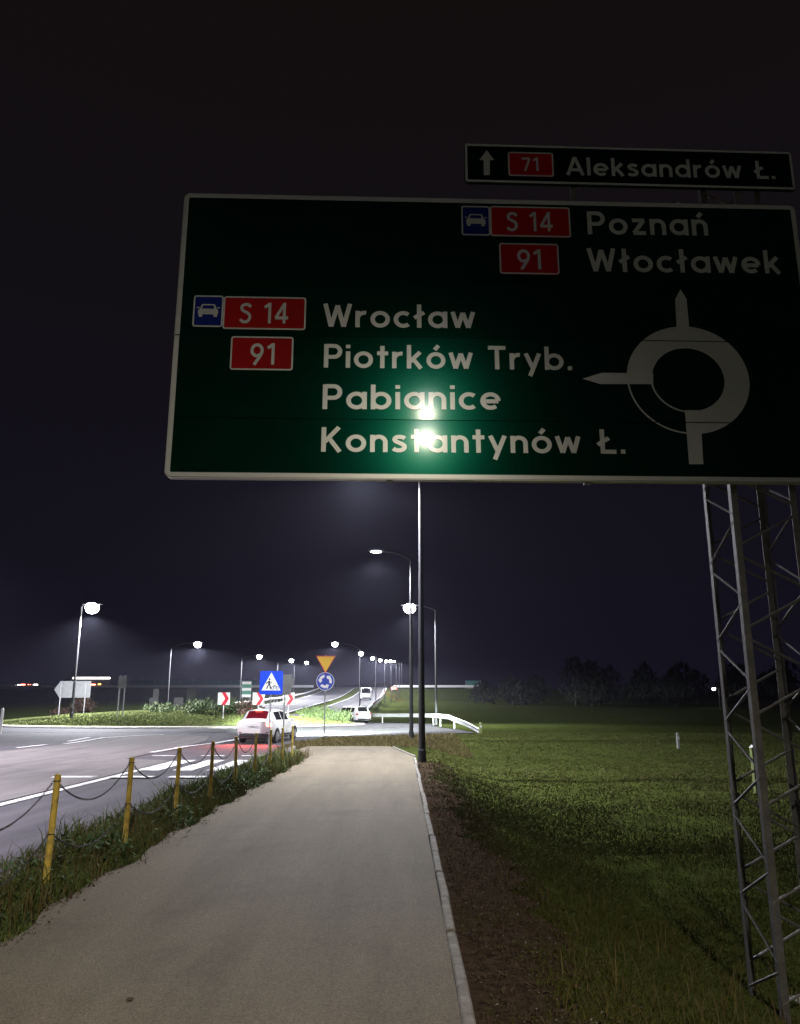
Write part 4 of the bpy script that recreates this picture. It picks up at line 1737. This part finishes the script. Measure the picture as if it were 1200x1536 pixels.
# ================================================================== GUARDRAILS
def guardrail(name, label, pts, h=.72, post_step=3.0, turndown=True, material='galv', parent_z=None, cat='guardrail', group=None, side=1, double=False):
    """W-profile rail along ground points; each post its own part"""
    pts = [Vector((x, y, (gz(x, y) if parent_z is None else parent_z(x, y)))) for x, y in pts]
    org = pts[0].copy()
    t = thing(name, label, cat, org, 0, group)
    # resample
    out = [pts[0]]
    for a, b in zip(pts[:-1], pts[1:]):
        L = (b - a).length
        k = max(1, int(L / 1.0))
        for i in range(1, k + 1):
            out.append(a + (b - a) * (i / k))
    prof = [(0, -.155), (.04, -.13), (.04, -.07), (.0, -.03), (.0, .03), (.04, .07), (.04, .13), (0, .155), (-.012, .155), (-.012, -.155)]
    rings = []
    n = len(out)
    for i, p in enumerate(out):
        tn = (out[min(i + 1, n - 1)] - out[max(i - 1, 0)])
        tn.z = 0
        tn.normalize()
        sd = Vector((tn.y, -tn.x, 0)) * side
        hh = h
        if turndown and i < 7:
            hh = .05 + (h - .05) * (i / 7)
        rings.append([p - org + sd * (.09 + a) + Vector((0, 0, hh + b)) for a, b in prof])
    MB().loft(rings).build('rail', material, t, True)
    if double:
        MB().loft([[p - Vector((0, 0, .37)) for p in r] for r in rings]).build('rail', material, t, True)
    acc = 0
    for i in range(6, n, max(1, int(post_step))):
        p = out[i] - org
        MB().box(p + Vector((0, 0, h / 2 - .1)), (.10, .06, h + .3)).build('post', 'galv_dull', t)
    return t


# curved rail behind the roundabout, its near end dipping into the grass
guardrail('guardrail', 'curved steel guardrail along the outside of the roundabout', RAIL, .72, 4, side=-1)
guardrail('guardrail', 'guardrail on the left side of the climbing road', [(-24.2, y) for y in np.arange(90, 240, 6)], .8, 4, False,
          parent_z=lambda x, y: float(road_z(y)))
guardrail('guardrail', 'guardrail on the right shoulder of the climbing road', [(-4.2, y) for y in np.arange(118, 240, 6)], .7, 4, False,
          parent_z=lambda x, y: float(road_z(y)))
EMB_Y = 245.6
guardrail('guardrail', 'long brightly lit guardrail on the distant embankment left of the climbing road', [(x, EMB_Y) for x in np.arange(-27, -180, -6)], .85, 4, False, 'rail_lit', side=-1, double=True)
guardrail('guardrail', 'brightly lit guardrail on the distant embankment right of the lamp poles', [(x, EMB_Y) for x in np.arange(-2, 28, 3)], .85, 4, False, 'rail_lit', double=True)


def barrier(label, x0, x1, hpan):
    yb = 246.6
    t = thing('noise_barrier', label, 'noise barrier', ((x0 + x1) / 2, yb, gz(x0, yb)))
    n = max(1, int(abs(x1 - x0) / 3.8))
    w = (x1 - x0) / n
    xm = (x0 + x1) / 2
    for i in range(n):
        MB().box((x0 + w * (i + .5) - xm, 0, .9 + hpan / 2), (w - .16, .05, hpan)).build('pane', 'barrier_pane', t)
        MB().box((x0 + w * (i + .5) - xm, .01, .42), (w - .16, .12, .84)).build('base_panel', 'concrete', t)
    for i in range(n + 1):
        MB().box((x0 + w * i - xm, 0, (hpan + 1.0) / 2), (.14, .14, hpan + 1.1 + (.8 if i % 4 == 2 else 0))).build('post', 'galv_dull', t)


barrier('long teal glass noise barrier on the distant embankment behind the bushes', -89, -41, 1.6)
barrier('short teal noise barrier panel at the right end of the distant embankment', 20.5, 26.0, 1.5)


# ================================================================== VEHICLES
def car(name, label, loc, rz, st, body, paint, tail, head, rear_glass='glass', Lw=None, wheel_r=.31, wb=None, group=None, side_split=None):
    """st: stations (s from the rear, zb, belt, top, w, wt). Rear at -L/2 on local y, front at +L/2."""
    t = thing(name, label, body, loc, rz, group)
    L = st[-1][0]

    def sec(s):
        i = 0
        while i < len(st) - 2 and s > st[i + 1][0]:
            i += 1
        a, b = st[i], st[i + 1]
        f = min(1, max(0, (s - a[0]) / (b[0] - a[0])))
        return [a[k] + (b[k] - a[k]) * f for k in range(6)]

    def half(s):
        _, zb, bl, tp, w, wt = sec(s)
        return [(0, zb), (w * .80, zb), (w * .965, zb + .07), (w, zb + .20), (w, (zb + bl) / 2 + .08), (w * .975, bl - .05), (w * .955, bl),
                (wt + .03, tp - .045), (wt - .05, tp - .008), (wt * .55, tp + .012), (0, tp + .018)]

    ss = sorted(set([round(L * k / 44, 3) for k in range(45)] + [a[0] for a in st]))
    rings = []
    for s in ss:
        h = half(s)
        ring = [(x, s - L / 2, z) for x, z in h] + [(-x, s - L / 2, z) for x, z in h[-2:0:-1]]
        rings.append(ring)
    bd = MB().loft(rings).build('body', paint, t, True)

    def side_pt(s, f, sx, off):
        h = half(s)
        a, b = h[6], h[7]
        x = a[0] + (b[0] - a[0]) * f + off
        z = a[1] + (b[1] - a[1]) * f
        return (sx * x, s - L / 2, z)

    def top_pt(s, f, off):
        h = half(s)
        wt = h[8][0]
        z = np.interp(abs(f) * wt, [0, h[9][0], h[8][0]], [h[10][1], h[9][1], h[8][1]])
        return (f * wt, s - L / 2, z + off)

    def patch(name, fn, s0, s1, f0, f1, material, n=6, m=4, flip=False):
        mb = MB()
        vs = []
        for i in range(n + 1):
            for j in range(m + 1):
                vs.append(fn(s0 + (s1 - s0) * i / n, f0 + (f1 - f0) * j / m))
        fs = []
        for i in range(n):
            for j in range(m):
                a = i * (m + 1) + j
                fs.append((a, a + 1, a + m + 2, a + m + 1))
        mb.add(vs, fs)
        return mb.build(name, material, t, True)

    for (a, b) in side_split:
        for sx in (-1, 1):
            def fn(s, f, sx=sx, a=a, b=b):
                # glass narrows where the roofline falls
                return side_pt(s, f, sx, .010)
            patch('side_window', fn, a, b, .10, .90, 'glass')
    r0, r1, w0, w1 = Lw
    patch('rear_window', lambda s, f: top_pt(s, f, .014), r0, r1, -.93, .93, rear_glass)
    patch('windscreen', lambda s, f: top_pt(s, f, .014), w0, w1, -.93, .93, 'glass')
    # wheels
    W = st[len(st) // 2][4]
    for s in wb:
        for sx in (-1, 1):
            x0 = sx * (W - .17)
            x1 = sx * (W + .012)
            wh = MB().tube([(x0, s - L / 2, wheel_r), (x0 + (x1 - x0) * .1, s - L / 2, wheel_r), (x0 + (x1 - x0) * .85, s - L / 2, wheel_r), (x1, s - L / 2, wheel_r)],
                           [wheel_r - .04, wheel_r, wheel_r, wheel_r - .03], 22).build('wheel', 'rubber', t, True)
            MB().tube([(x1 + sx * .001, s - L / 2, wheel_r), (x1 + sx * .006, s - L / 2, wheel_r)], [wheel_r * .64, wheel_r * .60], 18).build('rim', 'rim', wh, True)
            ar = MB()
            n = 16
            xa = sx * (W + .004)
            pts = [(xa, s - L / 2 + math.cos(PI * k / n) * (wheel_r + .055), wheel_r + math.sin(PI * k / n) * (wheel_r + .05)) for k in range(n + 1)]
            ar.add([(xa, s - L / 2, wheel_r)] + pts, [(0, k + 1, k + 2) for k in range(n)])
            ar.build('wheel_arch', 'trim_black', t)
    # rear: lamps, plate, bumper insert
    _, zb, bl, tp, w, wt = sec(.06)
    for sx in (-1, 1):
        MB().bevbox((sx * (w - .10), -L / 2 + .06, bl - .10), (.24, .12, .20), .03).build('tail_lamp', tail, t)
        _, zf, bf, tf, wf, wtf = sec(L - .12)
        MB().bevbox((sx * (wf - .12), L / 2 - .10, bf - .02), (.26, .14, .12), .03).build('headlamp', head, t)
        MB().bevbox((sx * (W + .09), L / 2 - (L - Lw[2]) + .25, sec(Lw[2])[2] + .04), (.16, .10, .12), .03).build('mirror', paint, t)
        MB().box((sx * (W + .003), 0, zb + .06), (.012, L * .42, .07)).build('side_sill', 'trim_black', t)
    MB().bevbox((0, -L / 2 + .015, bl - .20), (.52, .03, .115), .006).build('number_plate', 'board_white', t)
    MB().bevbox((0, -L / 2 + .03, zb + .09), (w * 1.75, .10, .16), .03).build('bumper_insert', 'trim_black', t)
    MB().box((0, 0, .24), (W * 1.7, L * .86, .10)).build('underbody', 'trim_black', t)
    for sx in (-1, 1):
        MB().bevbox((sx * (w - .14), -L / 2 + .01, zb + .20), (.14, .03, .04), .006).build('reflector', 'tail_off', t)
    return t


HATCH = [(0, .38, .80, .83, .70, .55), (.05, .30, .93, .96, .79, .60), (.16, .25, .99, 1.02, .83, .60), (.28, .23, 1.0, 1.12, .85, .60),
         (.62, .21, 1.0, 1.43, .865, .57), (.85, .20, .99, 1.47, .87, .57), (1.6, .20, .97, 1.50, .87, .58), (2.15, .20, .96, 1.45, .87, .57),
         (2.45, .20, .95, 1.33, .87, .58), (2.95, .20, .93, 1.00, .865, .64), (3.5, .21, .83, .90, .85, .62), (3.85, .25, .70, .78, .80, .56),
         (4.0, .33, .58, .62, .70, .48)]
cx, cy = -6.55, 38.6
cxx = at_depth(404, 1086, 38.2)
hb_z = gz(cxx.x, 38.2) + ROAD_OFF
hatch = car('car', 'white hatchback with glowing brake lights entering the roundabout', (cxx.x, 38.2, hb_z), R(-11), HATCH, 'car', 'car_white', 'tail_on', 'head_on',
            'glass_brake_glow', (.24, .60, 2.22, 2.90), .315, (.72, 3.25), side_split=((.72, 1.42), (1.50, 2.40)))
MB().bevbox((0, -4.0 / 2 + .62, 1.485), (.42, .16, .035), .008).build('roof_spoiler', 'car_white', hatch)
MB().box((0, -4.0 / 2 + .545, 1.455), (.30, .02, .025)).build('brake_strip', 'tail_on', hatch)


def car_light(parent, loc, target, power, color, size, blend, rad=.06, cut=1.0):
    ld = bpy.data.lights.new('lamp_light', 'SPOT')
    ld.energy = power
    ld.color = color
    ld.spot_size = R(size)
    ld.spot_blend = blend
    ld.shadow_soft_size = rad
    lo = bpy.data.objects.new('lamp_light', ld)
    COL.objects.link(lo)
    lo.parent = parent
    lo.location = loc
    d = Vector(target) - Vector(loc)
    lo.rotation_euler = d.to_track_quat('-Z', 'Y').to_euler()
    lo.scale = (1, cut, 1)               # headlamp optics: wide and flat
    return lo


for sx in (-1, 1):
    car_light(hatch, (sx * .58, 2.06, .66), (sx * .5, 14, -.95), 150000, (.88, 1.0, .92), 84, .5, cut=.22)
    car_light(hatch, (sx * .58, 2.06, .66), (sx * .5 - 3.5, 16, .9), 5200, (.95, 1.0, .95), 76, .6)  # added fill spot at the headlamps, brightens the chevron boards
    car_light(hatch, (sx * .66, -2.10, .80), (sx * .7, -3.6, -.3), 900, (1.0, .06, .04), 88, .9)

WAGON = [(0, .42, .92, .95, .72, .56), (.06, .32, 1.02, 1.06, .80, .60), (.16, .28, 1.06, 1.12, .84, .62), (.34, .26, 1.06, 1.56, .86, .60),
         (.60, .25, 1.05, 1.63, .87, .61), (1.7, .24, 1.04, 1.66, .88, .62), (2.4, .24, 1.03, 1.61, .88, .61), (2.7, .24, 1.02, 1.50, .88, .62),
         (3.2, .24, 1.01, 1.10, .88, .66), (3.8, .25, .93, 1.00, .86, .64), (4.15, .29, .80, .88, .82, .58), (4.3, .36, .66, .70, .72, .5)]
WAGON = [(a, b * .9, c * .9, d * .9, e, f) for a, b, c, d, e, f in WAGON]
pw = at_depth(526, 1071, 73)
wag_z = float(base_z(73)) + ROAD_OFF
wagon = car('car', 'white boxy car on the far side of the roundabout behind the bushes', (pw.x, 73, wag_z + .01), R(38), WAGON, 'car', 'car_white', 'tail_off', 'head_off',
            'glass', (.17, .34, 2.45, 3.15), .33, (.80, 3.45), side_split=((.50, 1.0), (1.08, 1.82), (1.90, 2.62)))

# far car with glowing tail lamps at the crest
pf = at_depth(592, 1029, 238)
far = car('car', 'far dark car with glowing red tail lights at the crest of the road', (-6.6, 226, float(road_z(226)) + .1), R(0), HATCH, 'car', 'car_dark', 'tail_on', 'head_off',
          'glass', (.24, .60, 2.22, 2.90), .315, (.72, 3.25), side_split=((.72, 1.42), (1.50, 2.40)))
far.location.x = at_depth(591, 1029, 226).x
for sx in (-1, 1):
    MB().bevbox((sx * .45, -2.03, 1.0), (.55, .10, .42), .05).build('tail_lamp', 'tail_on', far)  # extra oversized glowing boxes, their size stands in for red glare
    car_light(far, (sx * .6, -2.15, .8), (sx * .7, -4, .0), 4000, (1.0, .08, .12), 100, .8)

# coach coming down the climbing road
yb = 165.0
pbv = at_depth(549, 1049, yb)
coach = thing('minibus', 'white minibus with dark windscreen coming down the climbing road', 'minibus', (pbv.x, yb, float(road_z(yb)) + .1), R(4))
bw, bh, bl_ = 1.12, 2.62, 6.8
rings = []
for (s, w, z0, z1) in ((0, .96, .45, 1.30), (.12, 1.06, .35, 1.55), (.55, 1.12, .30, 2.40), (.95, 1.12, .28, 2.58), (3, 1.13, .28, 2.64), (6.6, 1.12, .28, 2.62), (6.8, 1.04, .40, 2.45)):
    rings.append([(w * .9, s, z0), (w, s, z0 + .12), (w, s, (z0 + z1) / 2), (w * .96, s, z1 - .12), (w * .86, s, z1), (-w * .86, s, z1), (-w * .96, s, z1 - .12),
                  (-w, s, (z0 + z1) / 2), (-w, s, z0 + .12), (-w * .9, s, z0)])
MB().loft(rings).build('body', 'car_white', coach, True)
MB().add and None
ws = MB()
ws.add([(-.98, .03, 1.50), (.98, .03, 1.50), (.95, .47, 2.42), (-.95, .47, 2.42)], [(0, 1, 2, 3)])
ws.build('windscreen', 'glass', coach)
for sx in (-1, 1):
    for k in range(4):
        MB().box((sx * 1.128, 1.35 + 1.35 * k, 1.95), (.012, 1.2, .72)).build('side_window', 'glass', coach)
    for s in (1.2, 5.3):
        wh = MB().tube([(sx * .95, s, .36), (sx * 1.14, s, .36)], .36, 18).build('wheel', 'rubber', coach)
    MB().bevbox((sx * .78, .05, .86), (.34, .12, .22), .03).build('headlamp', 'head_off', coach)
    MB().bevbox((sx * 1.28, .45, 1.85), (.14, .12, .36), .03).build('mirror', 'trim_black', coach)
MB().bevbox((0, .02, .52), (1.7, .12, .18), .03).build('bumper', 'trim_black', coach)
MB().bevbox((0, .06, 2.46), (1.2, .8, .18), .03).build('roof_sign', 'trim_black', coach)

# articulated lorry on the distant embankment, lamps along its roof edge
yl = 250.0
pl_ = at_depth(138, 1020, yl)
gl_ = gz(pl_.x, yl)
lorry = thing('lorry', 'long lorry with a bright white roof light strip on the distant embankment', 'lorry', (pl_.x, yl, gl_))
MB().bevbox((.4, 0, 1.95), (11.6, 2.5, 2.5), .06).build('trailer', 'trailer', lorry)
MB().bevbox((-7.0, 0, 1.75), (2.2, 2.45, 2.7), .2).build('cab', 'car_dark', lorry)
MB().box((-8.08, 0, 2.3), (.06, 2.1, .9)).build('windscreen', 'glass', lorry)
MB().bevbox((.3, -1.30, 3.22), (11.8, .12, .50), .03).build('roof_light', 'marker_light', lorry)
MB().bevbox((.6, -1.29, 1.15), (2.2, .08, .38), .03).build('side_light', 'tail_on', lorry)
MB().bevbox((3.0, -1.29, 1.3), (.9, .08, .30), .03).build('amber_lamp', 'amber_light', lorry)
for s in (-6.6, -4.2, 2.0, 3.3, 4.6):
    MB().tube([(s, -1.2, .5), (s, 1.2, .5)], .5, 16).build('wheel', 'rubber', lorry)
# two cars further along it
for (pxx, lab, front) in ((35, 'far car showing a red tail light at the left end of the embankment', True),
                          (60, 'far car showing a white headlight left of the blank arrow sign', False)):
    pcx = at_depth(pxx, 1025, 250)
    t = car('car', lab, (pcx.x, 250, gz(pcx.x, 250) + .02), R(90), HATCH, 'car', 'car_dark', 'tail_on' if front else 'tail_off', 'marker_light', 'glass',
            (.24, .60, 2.22, 2.90), .315, (.72, 3.25), side_split=((.72, 1.42), (1.50, 2.40)), group='far cars on the embankment')
    t.location.z += .35
    mm = MB().bevbox((-.9, -.4 if front else .9, .80), (.10, 1.3, .30), .04)
    mm.build('light', 'marker_light' if not front else 'tail_on', t)
    if front:
        MB().bevbox((-.9, .9, .72), (.10, .9, .22), .04).build('light', 'marker_light', t)

# ================================================================== SMALL THINGS
def leaf(label, pxx, pyy, s, rz):
    p = ground_at(pxx, pyy, .014)
    vs = []
    n = 9
    for k in range(n):
        f = k / (n - 1)
        w = math.sin(PI * f) ** .7 * .45 * (1 + .25 * (k % 2))
        zc = .25 * (f - .5) ** 2 + .03
        vs += [(f - .5, -w, zc + .30 * w * w), (f - .5, 0, zc), (f - .5, w, zc + .34 * w * w)]
    fs = []
    for k in range(n - 1):
        a = 3 * k
        fs += [(a, a + 3, a + 4, a + 1), (a + 1, a + 4, a + 5, a + 2)]
    mb = MB()
    mb.add([Vector(v) * s for v in vs], fs)
    o = mb.build('fallen_leaf', 'litter', None, False, (p.x, p.y, p.z + .002))
    o.rotation_euler = (0, 0, rz)
    tag(o, label, 'leaf', 'fallen leaves')


leaf('curled brown leaf lying on the path near the bottom left', 195, 1500, .05, .5)
leaf('dry leaf against the kerb stones at the lower right of the path', 655, 1456, .07, 2.1)
leaf('pale dry leaf on the path edge under the second yellow post', 192, 1327, .05, 1.2)

# ================================================================== ADDED HAZE, STANDS IN FOR LENS GLOW
hz = MB().box((0, 120, 20), (420, 420, 48))
hz_o = hz.build('glow_haze', None)
hm = bpy.data.materials.new('lens_glow_haze')
hm.use_nodes = True
hn = hm.node_tree
hn.nodes.clear()
ho = hn.nodes.new('ShaderNodeOutputMaterial')
hv = hn.nodes.new('ShaderNodeVolumePrincipled')
hv.inputs['Color'].default_value = (.74, .74, 1.0, 1)
hv.inputs['Density'].default_value = .0002
hv.inputs['Anisotropy'].default_value = .55
hn.links.new(hv.outputs[0], ho.inputs['Volume'])
hz_o.data.materials.append(hm)
hz_o['kind'] = 'stuff'
